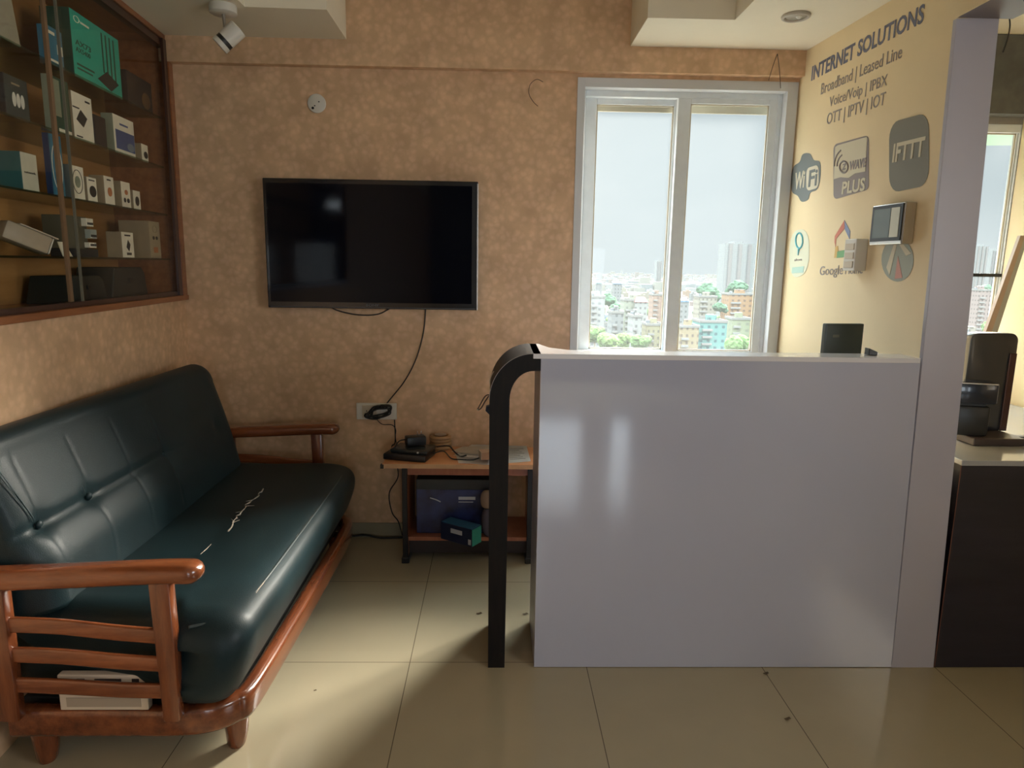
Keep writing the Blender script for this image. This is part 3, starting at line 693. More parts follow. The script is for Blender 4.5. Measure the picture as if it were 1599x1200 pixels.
shelf_box('camera_box', 'small white carton with a dark round camera printed on it, beside the ring-printed box', (138, 316), (153, 319), 2, .090, .04, W_, TN, marks=[('camera_print', .2, .9, .2, .66, K_, 'disc'), ('title_print', .2, .8, .85, .9, K_, 'box')])
shelf_box('lamp_box', 'white carton with an orange shape printed on it, middle of the third shelf', (165, 320), (180, 322), 2, .110, .055, W_, TN, marks=[('picture_print', .3, .75, .3, .62, OR, 'disc'), ('title_print', .3, .7, .85, .9, K_, 'box')])
shelf_box('plug_box', 'ivory carton with three small dark prints, second from the right on the third shelf', (191, 322), (205, 324), 2, .105, .05, W_, TN, marks=[('print', .2, .45, .2, .38, K_, 'disc'), ('print', .55, .85, .2, .38, K_, 'disc'), ('print', .35, .7, .5, .7, OR, 'disc')])
shelf_box('bulb_box', 'small ivory carton with one dark print at the right end of the third shelf', (209, 324), (220, 326), 2, .080, .04, W_, TN, marks=[('print', .25, .8, .2, .7, K_, 'disc')])
# breaker stack on the fourth shelf
z = SZ[3] + .0006
t1, _ = lw_tz(118, 402, -.12); t0, _ = lw_tz(146, 402, -.12)
e = empty('breaker_block', lwall((t0 + t1) / 2, -.12, z), 'electrical breaker unit with rows of terminals on the lowest glass shelf', 'breaker')
obj('base', Lb(-.18, -.10, t0, t1 + .05, z, z + .03, .002), K_, e)
obj('housing', Lb(-.20, -.12, t0 + .03, t1 + .05, z + .03, z + .15, .002), flat('housing_olive', (.13, .12, .08)), e)
for (a, c, lo, hi, m_) in ((.01, .07, .035, .055, W_), (.0, .05, .07, .105, flat('terminal_pale', (.42, .46, .42))), (.02, .07, .115, .145, W_)):
    tb = obj('terminal_row', Lb(-.12, -.10, t0 + a, t0 + a + .05, z + lo, z + hi, .001), m_, e)
    bm = BM()
    for k in range(4): merge(bm, Lb(-.10, -.098, t0 + a + .006 + k * .011, t0 + a + .012 + k * .011, z + lo + .006, z + lo + .015))
    obj('terminal', bm, K_, tb)
t1, _ = lw_tz(97, 405, -.06); t0, _ = lw_tz(112, 405, -.06)
bm = BM(); prism(bm, [lwall(t1, -.055, z), lwall(t0, -.055, z), lwall(t0 + .01, -.075, z + .05), lwall(t1 - .01, -.075, z + .05)], -NW * .002)
tagt(obj('price_card', bm, W_), 'small white folded card at the glass door edge on the lowest glass shelf', 'card')
shelf_box('bulb_carton', 'white carton with a bulb-shaped print, left of the tallest carton on the lowest glass shelf', (192, 401), (210, 401), 3, .105, .06, W_, TN, marks=[('bulb_print', .35, .7, .25, .7, K_, 'quad'), ('foot_print', .35, .75, .1, .2, K_, 'box'), ('title_print', .25, .75, .84, .9, K_, 'box')])
shelf_box('tall_carton', 'tallest ivory carton with a socket print, right end of the lowest glass shelf', (236, 402), (252, 402), 3, .165, .13, flat('carton_ivory', (.46, .38, .25)), TN, marks=[('print', .3, .7, .7, .88, TN, 'ring'), ('print', .25, .45, .5, .6, K_, 'disc'), ('print', .55, .75, .5, .6, K_, 'disc'), ('print', .3, .7, .15, .3, OR, 'box')])
# dark cases on the cabinet floor
for k, (x0, x1, h, lab) in enumerate(((108, 168, .10, 'low black case on the showcase floor, beside the glass door edge'), (176, 232, .13, 'low black case on the showcase floor under the tallest carton'))):
    z = CZ0 + .0126
    t1, _ = lw_tz(x0, 470, -.10); t0, _ = lw_tz(x1, 466, -.10)
    e = empty('equipment_case', lwall((t0 + t1) / 2, -.1, z), lab, 'case', 'black cases on the showcase floor')
    bm = BM(); prof = [lwall(t1, -.10, z), lwall(t0, -.10, z), lwall(t0 + .02, -.10, z + h * .8), lwall(t0 + .05, -.10, z + h), lwall(t1 - .04, -.10, z + h)]
    prism(bm, prof, -NW * .15, bev=.004); obj('case_body', bm, flat('case_black', (.018, .024, .022)), e)
    obj('latch', Lb(-.10, -.094, (t0 + t1) / 2 - .015, (t0 + t1) / 2 + .015, z + h * .5, z + h * .65, .001), M_DARKM, e)
# left-hand part of the showcase
z = SZ[0] + .0006
e = empty('large_carton', lwall(1.12, -.12, z), 'big pale paper-wrapped carton cut by the top left corner of the picture', 'box')
t1 = 1.45; t0, _ = lw_tz(34, 80, -.06)
bm = BM(); prism(bm, [lwall(t1, -.06, z), lwall(t0, -.06, z), lwall(t0 + .055, -.06, z + .30), lwall(t1, -.06, z + .30)], -NW * .12, bev=.003)
obj('carton', bm, flat('wrap_grey', (.36, .33, .25)), e)
obj('label_panel', Lb(-.06, -.059, t0 + .1, t0 + .2, z + .05, z + .16), flat('wrap_label', (.42, .39, .30)), e)
shelf_box('lens_box', 'black carton with three white discs printed on it, second shelf by the sliding door', (12, 189), (48, 197), 1, .125, .12, flat('carton_coal', (.05, .06, .055)), DK, marks=[('disc_print', .28 + k * .18, .44 + k * .18, .28, .62, flat('print_white', (.75, .72, .65)), 'disc') for k in range(3)] + [('title_print', .3, .65, .8, .84, TN, 'box')])
shelf_box('speaker_box', 'dark teal carton with a white end panel on the third shelf', (37, 301), (62, 304), 2, .118, .20, flat('carton_pale', (.62, .60, .48)), GT, marks=[('title_print', .15, .85, .46, .52, K_, 'T:network')])
# bullet camera lying on the shelf
z = SZ[3] + .0006
pA = lwall(lw_tz(28, 385, -.10)[0], -.15, z + .085); pB = lwall(lw_tz(82, 395, -.055)[0], -.075, z + .032)
dd = (pB - pA).normalized(); ss = dd.cross(Vector((0, 0, 1))).normalized(); uu = ss.cross(dd)
e = empty('bullet_camera', (pA + pB) / 2 - Vector((0, 0, .04)), 'white bullet camera lying tilted on the lowest glass shelf', 'camera')
MM = Matrix(((ss.x, dd.x, uu.x, pA.x), (ss.y, dd.y, uu.y, pA.y), (ss.z, dd.z, uu.z, pA.z), (0, 0, 0, 1))); LL = (pB - pA).length
obj('camera_body', box(BM(), -.034, .034, 0, LL, -.030, .030, .008, MM), flat('camera_shell', (.42, .34, .25)), e, True)
obj('visor', box(BM(), -.037, .037, LL * .25, LL + .015, .029, .034, .002, MM), flat('camera_visor', (.50, .42, .33)), e, True)
obj('face_plate', box(BM(), -.031, .031, LL, LL + .004, -.027, .028, .004, MM), flat('camera_face', (.62, .58, .5)), e)
bm = BM(); cyl(bm, MM @ Vector((.004, LL + .004, -.002)), MM @ Vector((.004, LL + .010, -.002)), .014, seg=20); obj('lens', bm, K_, e)

# ================================================================== SOFA
sofa = empty('leather_sofa', (-1.0, 2.4, 0), 'worn dark green-black leather sofa with reddish wooden arms along the left wall', 'sofa')
Y0, Y1 = 1.725, 3.155
# seat cushion: lofted, rounded front, crowned top
def superbox(bm, cx, cy, cz, hx, hy, hz, e1=5, e2=4, nu=64, nv=40, fn=None):
    """superellipsoid; e1 plan exponent, e2 side exponent"""
    def sg(v, p): return math.copysign(abs(v) ** p, v)
    rows = []
    for j in range(nv + 1):
        ph = -PI / 2 + PI * j / nv
        cph, sph = sg(math.cos(ph), 2 / e2), sg(math.sin(ph), 2 / e2)
        if j in (0, nv): 
            p = Vector((cx, cy, cz + hz * sph)); rows.append([bm.verts.new(fn(p) if fn else p)]); continue
        row = []
        for i in range(nu):
            th = 2 * PI * i / nu
            p = Vector((cx + hx * cph * sg(math.cos(th), 2 / e1), cy + hy * cph * sg(math.sin(th), 2 / e1), cz + hz * sph))
            row.append(bm.verts.new(fn(p) if fn else p))
        rows.append(row)
    for j in range(nv):
        A, B = rows[j], rows[j + 1]
        for i in range(nu):
            k = (i + 1) % nu
            if len(A) == 1: bm.faces.new((A[0], B[k], B[i]))
            elif len(B) == 1: bm.faces.new((A[i], A[k], B[0]))
            else: bm.faces.new((A[i], A[k], B[k], B[i]))
    return bm
def seat_surface():
    bm = BM()
    NY, prof = 96, []
    # cross-section (x, z), from back bottom, along bottom, round the bulging front, over the top to the back
    raw = [(-1.30, .20), (-1.0, .195), (-.80, .195), (-.735, .20), (-.700, .235), (-.675, .29), (-.655, .35), (-.650, .40), (-.665, .437), (-.70, .458), (-.76, .468), (-.86, .468), (-.95, .462), (-1.05, .463), (-1.15, .468), (-1.30, .47)]
    P = [p.copy() for p in smooth_path([Vector((x, 0, z)) for x, z in raw], 5)]
    n = len(P); rows = []
    for j in range(NY + 1):
        u = j / NY; s = (u - .5) * 2
        # cluster rows near the ends
        yy = math.sin(s * PI / 2)
        y = (Y0 + Y1) / 2 + yy * (Y1 - Y0) / 2
        endd = min(y - Y0, Y1 - y); r = .085
        k = 1.0
        if endd < r: k = math.sqrt(max(0, 1 - ((r - endd) / r) ** 2))
        row = []
        for p in P:
            cx, cz = -1.05, .33
            # round corner in plan and section
            dx = (1 - k) * .085; dz = (1 - k) * .075
            x = p.x - dx * max(0, (p.x - cx) / .40) ; z = p.z - dz * ((p.z - cz) / .13)
            if p.z > .44:
                z += .008 * math.sin((y - 1.2) * 4.2) * max(0, 1 - abs(p.x + .95) / .3)
                z += -.012 * math.exp(-((y - 2.12) / .30) ** 2 - ((p.x + .95) / .2) ** 2)
            f_ = min(1, max(0, (x + .875) / .05)); f_ = f_ * f_ * (3 - 2 * f_); g_ = max(0, 1 - (y - Y0) / .5)
            row.append(bm.verts.new((x, y - .075 * f_ * g_, z)))
        rows.append(row)
    for A, B in zip(rows, rows[1:]):
        for i in range(n - 1): bm.faces.new((A[i], A[i + 1], B[i + 1], B[i]))
        bm.faces.new((A[n - 1], A[0], B[0], B[n - 1]))
    bm.faces.new(rows[0]); bm.faces.new(rows[-1][::-1])
    return bm
seat = obj('seat_cushion', seat_surface(), M_LEATHER, sofa, 'all')
obj('piping', tube(BM(), smooth_path([(-.80, 1.672, .445), (-.74, 1.70, .447), (-.705, 1.75, .448), (-.688, 1.90, .449), (-.684, 2.3, .449), (-.684, 2.9, .449), (-.695, 3.06, .447), (-.72, 3.11, .440)], 8), .0042, 8), mat('piping_leather', (.035, .05, .052), .45), seat, 'all')
bm = BM()
random.seed(3)
pp = [atZ(x, y, .4655) for x, y in ((412, 764), (405, 772), (396, 780), (384, 788), (379, 798), (368, 808), (362, 820), (354, 832))]
fine = []
for a, c in zip(pp, pp[1:]):
    for k in range(4): fine.append(a.lerp(c, k / 4) + Vector((random.uniform(-.006, .006), random.uniform(-.008, .008), 0)))
tube(bm, fine, [random.uniform(.0009, .0032) for _ in fine], 5)
for k in range(12):
    q = random.choice(fine); d2 = Vector((random.uniform(-.02, .03), random.uniform(-.02, .03), 0)); tube(bm, [q, q + d2], [.0018, .0005], 5)
pp = [atZ(x, y, .462) for x, y in ((330, 850), (322, 858), (313, 866))]
tube(bm, pp, [.0006, .0016, .0006], 5)
obj('worn_crack', bm, M_CRACK, seat)
bm = BM(); fine = [Vector((-.6855 + random.uniform(-.001, .001), y_ / 100, .4505)) for y_ in range(185, 292, 3)]
tube(bm, fine, [random.uniform(.0008, .0024) for _ in fine], 5); obj('worn_edge', bm, M_CRACK, seat)

# back cushion: slab leaning on the wall with a crease, seams and buttons
SEAMS = [1.79, 2.02, 2.255, 2.49]; BUT = [(1.79, .50), (2.02, .50), (2.49, .50), (2.95, .5)]
def back_surface():
    bm = BM(); YA, YZ = 1.70, 3.13; NY, NV = 220, 60
    rows = []
    for j in range(NY + 1):
        u = j / NY; y = YA + (YZ - YA) * u
        row = []
        e_ = min(y - YA, YZ - y); r = .09
        k = 1.0 if e_ > r else math.sqrt(max(0.0, 1 - ((r - e_) / r) ** 2))
        # front face from seat (v=0) to top, over the top, down the back
        for i in range(NV + 1):
            v = i / NV
            if v < .62:      # front
                w = v / .62
                x = -1.165 - .135 * w; z = .455 + .435 * w
                nx, nz_ = .955, .296
                fy = 1 / (1 + math.exp((y - 2.45) / .13))      # the crease fades towards the far end
                bul = .012 * math.sin(min(1, w / .5) * PI) * fy + .010 * math.sin(w * PI)
                bul += .010 * fy * math.exp(-((w - .30) / .16) ** 2)
                bul -= .012 * fy * math.exp(-((w - .52) / .035) ** 2)
                sd = 0
                for s_ in SEAMS[:4]:
                    sd += .0022 * math.exp(-((y - s_) / .007) ** 2) * (1 if .08 < w < .95 else 0)
                for (bY, bw) in BUT:
                    sd += (.014 if bY < 2.3 else .006) * math.exp(-((y - bY) / .035) ** 2 - ((w - .52) / .07) ** 2)
                o_ = bul - sd
                x += nx * o_; z += nz_ * o_
            elif v < .80:    # over the top
                a_ = (v - .62) / .18 * PI
                cx, cz = -1.355, .885
                x = cx + .055 * math.cos(a_) ; z = cz + .05 * math.sin(a_) + .005
            else:
                w = (v - .80) / .20; x = -1.41 + .05 * w; z = .885 - .43 * w
            # round the ends
            hgt = (z - .455) / .48
            z2 = z - (1 - k) * (.085 * max(0, hgt) ** 2); xm = -1.30
            x2 = xm + (x - xm) * (.35 + .65 * k)
            row.append(bm.verts.new((x2, y, z2)))
        rows.append(row)
    for A, B in zip(rows, rows[1:]):
        for i in range(NV): bm.faces.new((A[i], A[i + 1], B[i + 1], B[i]))
        bm.faces.new((A[NV], A[0], B[0], B[NV]))
    bm.faces.new(rows[0]); bm.faces.new(rows[-1][::-1])
    return bm
# keep the cushion parallel to the skewed wall
back = obj('back_cushion', back_surface(), M_LEATHER, sofa, 'all')
def on_back(y, w, lift=.0):
    fy = 1 / (1 + math.exp((y - 2.45) / .13))
    o_ = .012 * math.sin(min(1, w / .5) * PI) * fy + .010 * math.sin(w * PI) + .010 * fy * math.exp(-((w - .30) / .16) ** 2) - .012 * fy * math.exp(-((w - .52) / .035) ** 2) - .0022 + lift
    return Vector((-1.165 - .135 * w + .955 * o_, y, .455 + .435 * w + .296 * o_))
M_SEAM = mat('seam_thread', (.045, .075, .085), .5)
for s_, w0, w1 in ((1.725, .56, .95), (1.955, .54, .95), (1.85, .12, .46), (2.11, .12, .46), (2.31, .12, .44)):
    for dy in (-.004, .004):
        obj('seam', tube(BM(), [on_back(s_ + dy + .10 * (w1 - (w0 + (w1 - w0) * k / 14)), w0 + (w1 - w0) * k / 14) for k in range(15)], .0013, 5), M_SEAM, back, 'all')
bm = BM()
for (bY, w) in BUT[:3]:
    w = .52; x = -1.165 - .135 * w; z = .455 + .435 * w
    superbox(bm, x - .004, bY, z, .008, .012, .012, 2, 2, 12, 8)
obj('button', bm, M_LEATHER, back, 'all')

# wooden frame
rail = smooth_path([(-1.30, 1.70, .155), (-1.0, 1.70, .155), (-.86, 1.70, .155), (-.775, 1.715, .155), (-.725, 1.755, .155), (-.700, 1.82, .155), (-.690, 2.2, .155), (-.683, 2.7, .155), (-.686, 3.02, .155), (-.71, 3.11, .155), (-.78, 3.165, .155), (-.9, 3.175, .155), (-1.30, 3.175, .155)], 6)
obj('base_rail', sweep(BM(), rail, rrect(.05, .085, .018)), M_SOFAW, sofa, True)
obj('base_deck', box(BM(), -1.30, -.74, 1.74, 3.13, .15, .196), mat('deck_cloth', (.02, .02, .02), .9), sofa)
def leg(x, y):
    s = [(x, y, .125), (x, y, .10), (x, y, .05), (x - .003, y, .012), (x - .003, y, 0.0)]
    return obj('leg', tube(BM(), s, [.034, .036, .032, .027, .022], 14), M_SOFAWZ, sofa, True)
for q in ((-.742, 1.80), (-.745, 3.07), (-1.25, 1.74), (-1.25, 3.12)): leg(*q)
def arm_side(y, near):
    top = [(-1.32, y, .588), (-1.22, y, .592), (-1.05, y, .600), (-.92, y, .607), (-.82, y, .611), (-.775, y, .611)]
    prof = rrect(.075, .052, .022)
    bm = BM(); path = smooth_path(top, 5)
    # taper and round the front end
    rings = []
    for i, p in enumerate(path):
        d_ = max(0, (p.x + .80) / .028); k = 1.0 if d_ <= 0 else math.sqrt(max(.0, 1 - min(.97, d_) ** 2))
        wv = 1 + .0 * i
        rings.append([bm.verts.new(p + Vector((0, q[0] * k, q[1] * (k * .9 + .1)))) for q in prof])
    n = len(prof)
    # extra rounded nose
    for kk in (.35, .65, .88, .99):
        p = Vector((-.775 + .032 * kk, y, .611)); k = math.sqrt(1 - kk * kk)
        rings.append([bm.verts.new(p + Vector((0, q[0] * k, q[1] * k))) for q in prof])
    # undo the taper on the last path rings
    for i, p in enumerate(path):
        for v, q in zip(rings[i], prof): v.co = p + Vector((0, q[0], q[1]))
    for A, B in zip(rings, rings[1:]):
        for k in range(n): bm.faces.new((A[k], A[(k + 1) % n], B[(k + 1) % n], B[k]))
    bm.faces.new(rings[0][::-1]); bm.faces.new(rings[-1])
    obj('armrest', bm, M_SOFAWX, sofa, 'all')
    pb = BM(); ys = .018
    prism(pb, [Vector(p) for p in ((-.868, y - ys, .19), (-.825, y - ys, .19), (-.822, y - ys, .40), (-.826, y - ys, .588), (-.880, y - ys, .588), (-.874, y - ys, .40))], (0, 2 * ys, 0), bev=.006)
    obj('front_post', pb, M_SOFAWZ, sofa, True)
    obj('rear_post', box(BM(), -1.30, -1.245, y - ys, y + ys, .19, .575, .006), M_SOFAWZ, sofa, True)
    for (zl, zr) in ((.462, .430), (.377, .350), (.290, .272)):
        path = smooth_path([(-1.25, y, zl), (-1.12, y, zl - .006), (-.98, y, (zl + zr) / 2 - .006), (-.868, y, zr)], 5)
        obj('slat', sweep(BM(), path, rrect(.016, .042, .006, 3)), M_SOFAWX, sofa, True)
arm_side(1.655, True); arm_side(3.20, False)
# white plastic frame tucked behind the slats
e = empty('plastic_adapter_frame', (-1.05, 1.69, .198), 'white plastic frame with square openings tucked behind the sofa arm slats', 'plastic frame')
bm = BM(); fx0, fx1, fz0, fz1 = -1.16, -.925, .198, .318
fy0, fy1 = 1.678, 1.702
fw_ = fx1 - fx0; fz1 = .302
box(bm, fx0, fx1, fy0, fy1, fz0, fz1, .003)
obj('frame', bm, mat('yellowed_plastic', (.56, .49, .40), .45), e)
for a_, c_ in ((.22, .31), (.42, .72), (.84, .92)):
    obj('opening', box(BM(), fx0 + fw_ * a_, fx0 + fw_ * c_, fy0 - .0012, fy0, .266, .292), mat('opening_dark', (.03, .02, .02), .6), e)
obj('recess', box(BM(), fx0 + fw_ * .08, fx0 + fw_ * .92, fy0 - .0012, fy0, .209, .236), mat('frame_backing', (.34, .29, .23), .5), e)

# ================================================================== LOW TABLE AND WHAT LIES ON IT
TZ = .490; TY0, TY1 = 3.025, 3.335
tab = empty('low_table', (-.15, 3.18, 0), 'low orange-brown laminate table against the patterned wall behind the black post', 'table')
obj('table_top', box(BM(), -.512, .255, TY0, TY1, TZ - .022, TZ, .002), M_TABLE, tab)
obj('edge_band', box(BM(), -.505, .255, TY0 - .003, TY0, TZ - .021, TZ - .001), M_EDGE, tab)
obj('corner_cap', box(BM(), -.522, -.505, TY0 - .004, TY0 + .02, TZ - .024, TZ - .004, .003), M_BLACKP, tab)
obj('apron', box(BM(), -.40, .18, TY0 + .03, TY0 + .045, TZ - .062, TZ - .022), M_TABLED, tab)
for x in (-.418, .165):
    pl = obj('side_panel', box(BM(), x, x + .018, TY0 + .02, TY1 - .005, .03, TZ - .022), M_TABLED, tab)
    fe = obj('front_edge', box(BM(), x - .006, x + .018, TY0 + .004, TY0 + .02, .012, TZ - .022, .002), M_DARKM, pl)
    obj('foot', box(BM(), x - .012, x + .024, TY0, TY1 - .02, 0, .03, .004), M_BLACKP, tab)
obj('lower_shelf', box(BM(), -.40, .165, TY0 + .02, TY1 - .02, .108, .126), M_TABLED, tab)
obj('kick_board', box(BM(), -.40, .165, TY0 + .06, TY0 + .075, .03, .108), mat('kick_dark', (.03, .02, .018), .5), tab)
# router with aerials folded, power adapters
def on_table(x, y): return atZ(x, y, TZ)
e = empty('network_router', (-.40, 3.12, TZ), 'black router box with a lit white logo dot lying on the low table', 'router')
R1 = Matrix.Translation((-.395, 3.135, TZ)) @ Matrix.Rotation(math.radians(-14), 4, 'Z')
obj('body', box(BM(), -.11, .10, -.075, .075, .001, .03, .006, R1), M_BLACKP, e, True)
obj('top_shell', box(BM(), -.085, .10, -.05, .08, .03, .048, .006, R1), mat('router_shell', (.022, .026, .026), .25), e, True)
bm = BM(); cyl(bm, R1 @ Vector((.055, -.051, .040)), R1 @ Vector((.055, -.054, .040)), .0045, seg=14); obj('logo_dot', bm, mat('logo_white', (.7, .72, .68), .4), e)
e = empty('power_adapter', (-.36, 3.2, TZ + .05), 'black plug adapter sitting on top of the router', 'adapter')
R2 = Matrix.Translation((-.375, 3.180, TZ + .0495)) @ Matrix.Rotation(math.radians(20), 4, 'Z')
obj('adapter_body', box(BM(), -.05, .045, -.03, .03, 0, .045, .008, R2), M_BLACKP, e, True)
bm = BM()
for dx in (-.004, .014): tube(bm, [R2 @ Vector((.012 + dx, 0, .044)), R2 @ Vector((.012 + dx, 0, .068))], .0022, 8)
obj('pin', bm, M_SILVER, e)
obj('lead', tube(BM(), smooth_path([R2 @ Vector((-.05, 0, .03)), R2 @ Vector((-.085, -.01, .026)), R2 @ Vector((-.11, -.03, -.005)), R2 @ Vector((-.115, -.03, -.046))], 6), .003, 7), M_BLACKR, e, 'all')
e = empty('tape_roll', (-.26, 3.27, TZ), 'brown roll of packing tape standing behind the router', 'tape')
ring = [Vector((-.265 + .045 * math.cos(k * PI / 16), 3.285 + .035 * math.sin(k * PI / 16), TZ + .035)) for k in range(32)]
bm = BM()
for dz in (.0, .018, .036, .05): tube(bm, [p + Vector((0, 0, dz - .023)) for p in ring], .011, 8, True)
obj('tape', bm, mat('tape_brown', (.34, .20, .09), .35), e, 'all')
bm = BM(); tube(bm, [Vector((-.265, 3.285, TZ + .075)), Vector((-.265, 3.285, TZ + .0765))], .03, 20); obj('core_label', bm, mat('tape_label', (.45, .34, .26), .6), e)
tagt(obj('adapter_lead', tube(BM(), smooth_path([(-.29, 3.13, TZ + .02), (-.24, 3.14, TZ + .03), (-.20, 3.10, TZ + .006), (-.15, 3.09, TZ + .004), (-.10, 3.085, TZ + .004), (-.06, 3.09, TZ + .016)], 8), .003, 7), M_BLACKR, None, 'all'), 'thin black lead curving from the router onto the papers', 'cable')
tagt(obj('adapter_lead', tube(BM(), smooth_path([(-.28, 3.22, TZ + .03), (-.22, 3.2, TZ + .04), (-.19, 3.17, TZ + .02), (-.16, 3.14, TZ + .005), (-.13, 3.12, TZ + .016)], 8), .0035, 7), M_BLACKR, None, 'all'), 'thicker black lead looping behind the papers', 'cable')
# papers
def paper(px, zoff, label, col, lines=0):
    P = [atZ(x, y, TZ + zoff) for x, y in px]
    bm = BM(); N = 8; a, b2, c2, d2 = P; rows = []
    for j in range(N + 1):
        row = []
        for i in range(N + 1):
            u, v = i / N, j / N
            p = a.lerp(b2, u).lerp(d2.lerp(c2, u), v); p.z = TZ + zoff + .004 * noise.noise(p * 14) * (u * (1 - u) + v * (1 - v)) * 2 + .001
            row.append(bm.verts.new(p))
        rows.append(row)
    for A, B in zip(rows, rows[1:]):
        for i in range(N): bm.faces.new((A[i], A[i + 1], B[i + 1], B[i]))
    r = bmesh.ops.solidify(bm, geom=bm.faces[:], thickness=.0008)
    e = empty('paper_sheet', P[0], label, 'paper', 'loose papers on the low table')
    obj('sheet', bm, mat('paper_%s' % zoff, col, .8, noise_amt=.04), e, True)
    if lines:
        bm = BM()
        for k in range(lines):
            v = .15 + .7 * k / lines
            s_ = a.lerp(d2, v).lerp(b2.lerp(c2, v), .12); t_ = a.lerp(d2, v).lerp(b2.lerp(c2, v), .80 - .1 * (k % 3))
            s_.z = t_.z = TZ + zoff + .0045
            tube(bm, [s_, t_], .0008, 4)
        obj('print', bm, mat('print_grey', (.25, .25, .25), .8), e)
    return e
paper(((716, 724), (776, 727), (772, 705), (712, 712)), .0005, 'white sheet nearest the table front edge, left of the black post', (.92, .86, .82))
paper(((708, 712), (770, 720), (776, 696), (738, 694)), .006, 'crumpled white sheet on top of the others left of the black post', (.90, .84, .78), 2)
paper(((704, 706), (745, 710), (770, 697), (722, 698)), .0105, 'creamy folded sheet at the back left of the paper heap', (.84, .74, .62), 0)
paper(((792, 724), (829, 721), (822, 696), (790, 697)), .001, 'printed sheet between the black post and the counter end', (.88, .90, .88), 7)
e = empty('card_box', atZ(758, 716, TZ + .016), 'small open brown cardboard box on the papers beside the black post', 'box')
pc = atZ(757, 716, TZ + .016)
R3 = Matrix.Translation((pc.x, pc.y, TZ + .0165)) @ Matrix.Rotation(math.radians(12), 4, 'Z')
obj('carton', box(BM(), -.022, .03, -.03, .03, 0, .035, .001, R3), mat('kraft_card', (.42, .24, .14), .7), e)
obj('carton_end', box(BM(), -.024, -.022, -.03, .03, 0, .036, 0, R3), mat('kraft_grey', (.45, .38, .30), .7), e)
# cartons on the lower shelf
e = empty('network_carton', (-.2, 3.1, .127), 'big dark blue carton lying on the lower shelf of the low table', 'box')
bx0, bx1 = -.365, .02
obj('carton', box(BM(), bx0, bx1, 3.09, 3.30, .127, .395, .003), mat('carton_nearblack', (.015, .018, .022), .4), e)
obj('front_picture', box(BM(), bx0 + .002, bx1 - .002, 3.0885, 3.09, .129, .345), mat('carton_indigo', (.008, .010, .055), .3, noise_amt=.5, noise_scale=12, col2=(.025, .04, .16)), e)
obj('label_patch', box(BM(), -.165, -.085, 3.0875, 3.0885, .296, .311), mat('label_grey', (.45, .47, .52), .5), e)
bm = BM(); t = text_bm('NETWORK', .066, .008, .0005, .02); merge(bm, t, Matrix(((1, 0, 0, -.158), (0, 0, -1, 3.0873), (0, 1, 0, .2995), (0, 0, 0, 1)))); 
bm.free()
obj('caption_print', box(BM(), -.165, -.095, 3.0875, 3.0885, .283, .287), MATS['label_grey'], e)
obj('swirl_print', tube(BM(), smooth_path([(-.30, 3.088, .305), (-.27, 3.088, .295), (-.25, 3.088, .285)], 5), .003, 6), MATS['label_grey'], e)
e = empty('teal_carton', (-.11, 3.05, .127), 'smaller dark carton with a teal end, tilted in front of the big blue carton', 'box')
Rt = Matrix.Translation((-.145, 3.010, .127)) @ Matrix.Rotation(math.radians(-34), 4, 'Z')
P_ = lambda x, y, z: Rt @ Vector((x, y, z))
obj('carton', box(BM(), -.09, .09, -.045, .03, .001, .085, .002, Rt), mat('carton_midnight', (.01, .016, .05), .35), e)
obj('end_panel', box(BM(), .09, .0912, -.043, .028, .003, .083, 0, Rt), mat('carton_teal_end', (.02, .22, .17), .4), e)
obj('top_panel', box(BM(), -.088, .088, -.043, .028, .085, .0862, 0, Rt), mat('carton_blue_top', (.02, .10, .20), .4), e)
obj('label_patch', box(BM(), -.03, .035, -.0462, -.045, .045, .066, 0, Rt), MATS['label_grey'], e)
obj('sticker', box(BM(), .07, .085, -.0462, -.045, .01, .035, 0, Rt), mat('sticker_white', (.5, .5, .55), .5), e)
# cloth bag hanging beside the post
def blob(name, c, r, m_, parent=None, e1=2.5, e2=2.4, wob=.12, sc=9, seed=0):
    def fn(p):
        k = 1 + wob * noise.noise((p + Vector((seed, 0, 0))) * sc); return Vector(c) + (p - Vector(c)) * k
    return obj(name, superbox(BM(), *c, *r, e1, e2, 32, 20, fn), m_, parent, 'all')
e = empty('cloth_bag', (-.035, 3.045, .13), 'crumpled tan and grey bag on the lower shelf beside the black post', 'bag')
blob('bag_body', (-.020, 3.052, .205), (.034, .022, .075), mat('bag_grey', (.07, .06, .08), .8), e, seed=2)
blob('bag_top', (-.030, 3.045, .315), (.03, .02, .045), mat('bag_tan', (.24, .17, .12), .8), e, seed=5)

# ================================================================== RECEPTION COUNTER
DY = 2.185
desk = empty('reception_counter', (.8, 2.4, 0), 'glossy lavender-grey reception counter with a white top', 'counter')
CTR = 1.117
q = [(.150, DY, .002), (1.431, DY, .002), (1.4035, DY, CTR - .003), (.150, DY, CTR - .003)]
bm = BM(); prism(bm, [Vector(p) for p in q], (0, .018, 0), bev=.0008); obj('front_panel', bm, M_LAV, desk)
obj('side_panel', box(BM(), .150, .166, DY + .018, 2.50, .002, CTR - .016), M_LAVM, desk)
tp = [(.125, DY - .002), (1.402, DY - .002), (1.402, 2.30), (1.0, 2.295), (.40, 2.29), (.25, 2.30), (.19, 2.36), (.160, 2.47), (.125, 2.475)]
bm = BM(); prism(bm, [Vector((x, y, CTR - .016)) for x, y in tp], (0, 0, .016), bev=.001); obj('counter_top', bm, M_WHITE_L, desk)
obj('work_surface', box(BM(), .168, 1.36, DY + .02, 2.62, .73, .755, .002), M_WHITE_L, desk)
obj('support_panel', box(BM(), 1.335, 1.36, DY + .02, 2.60, .002, .73), M_LAVM, desk)
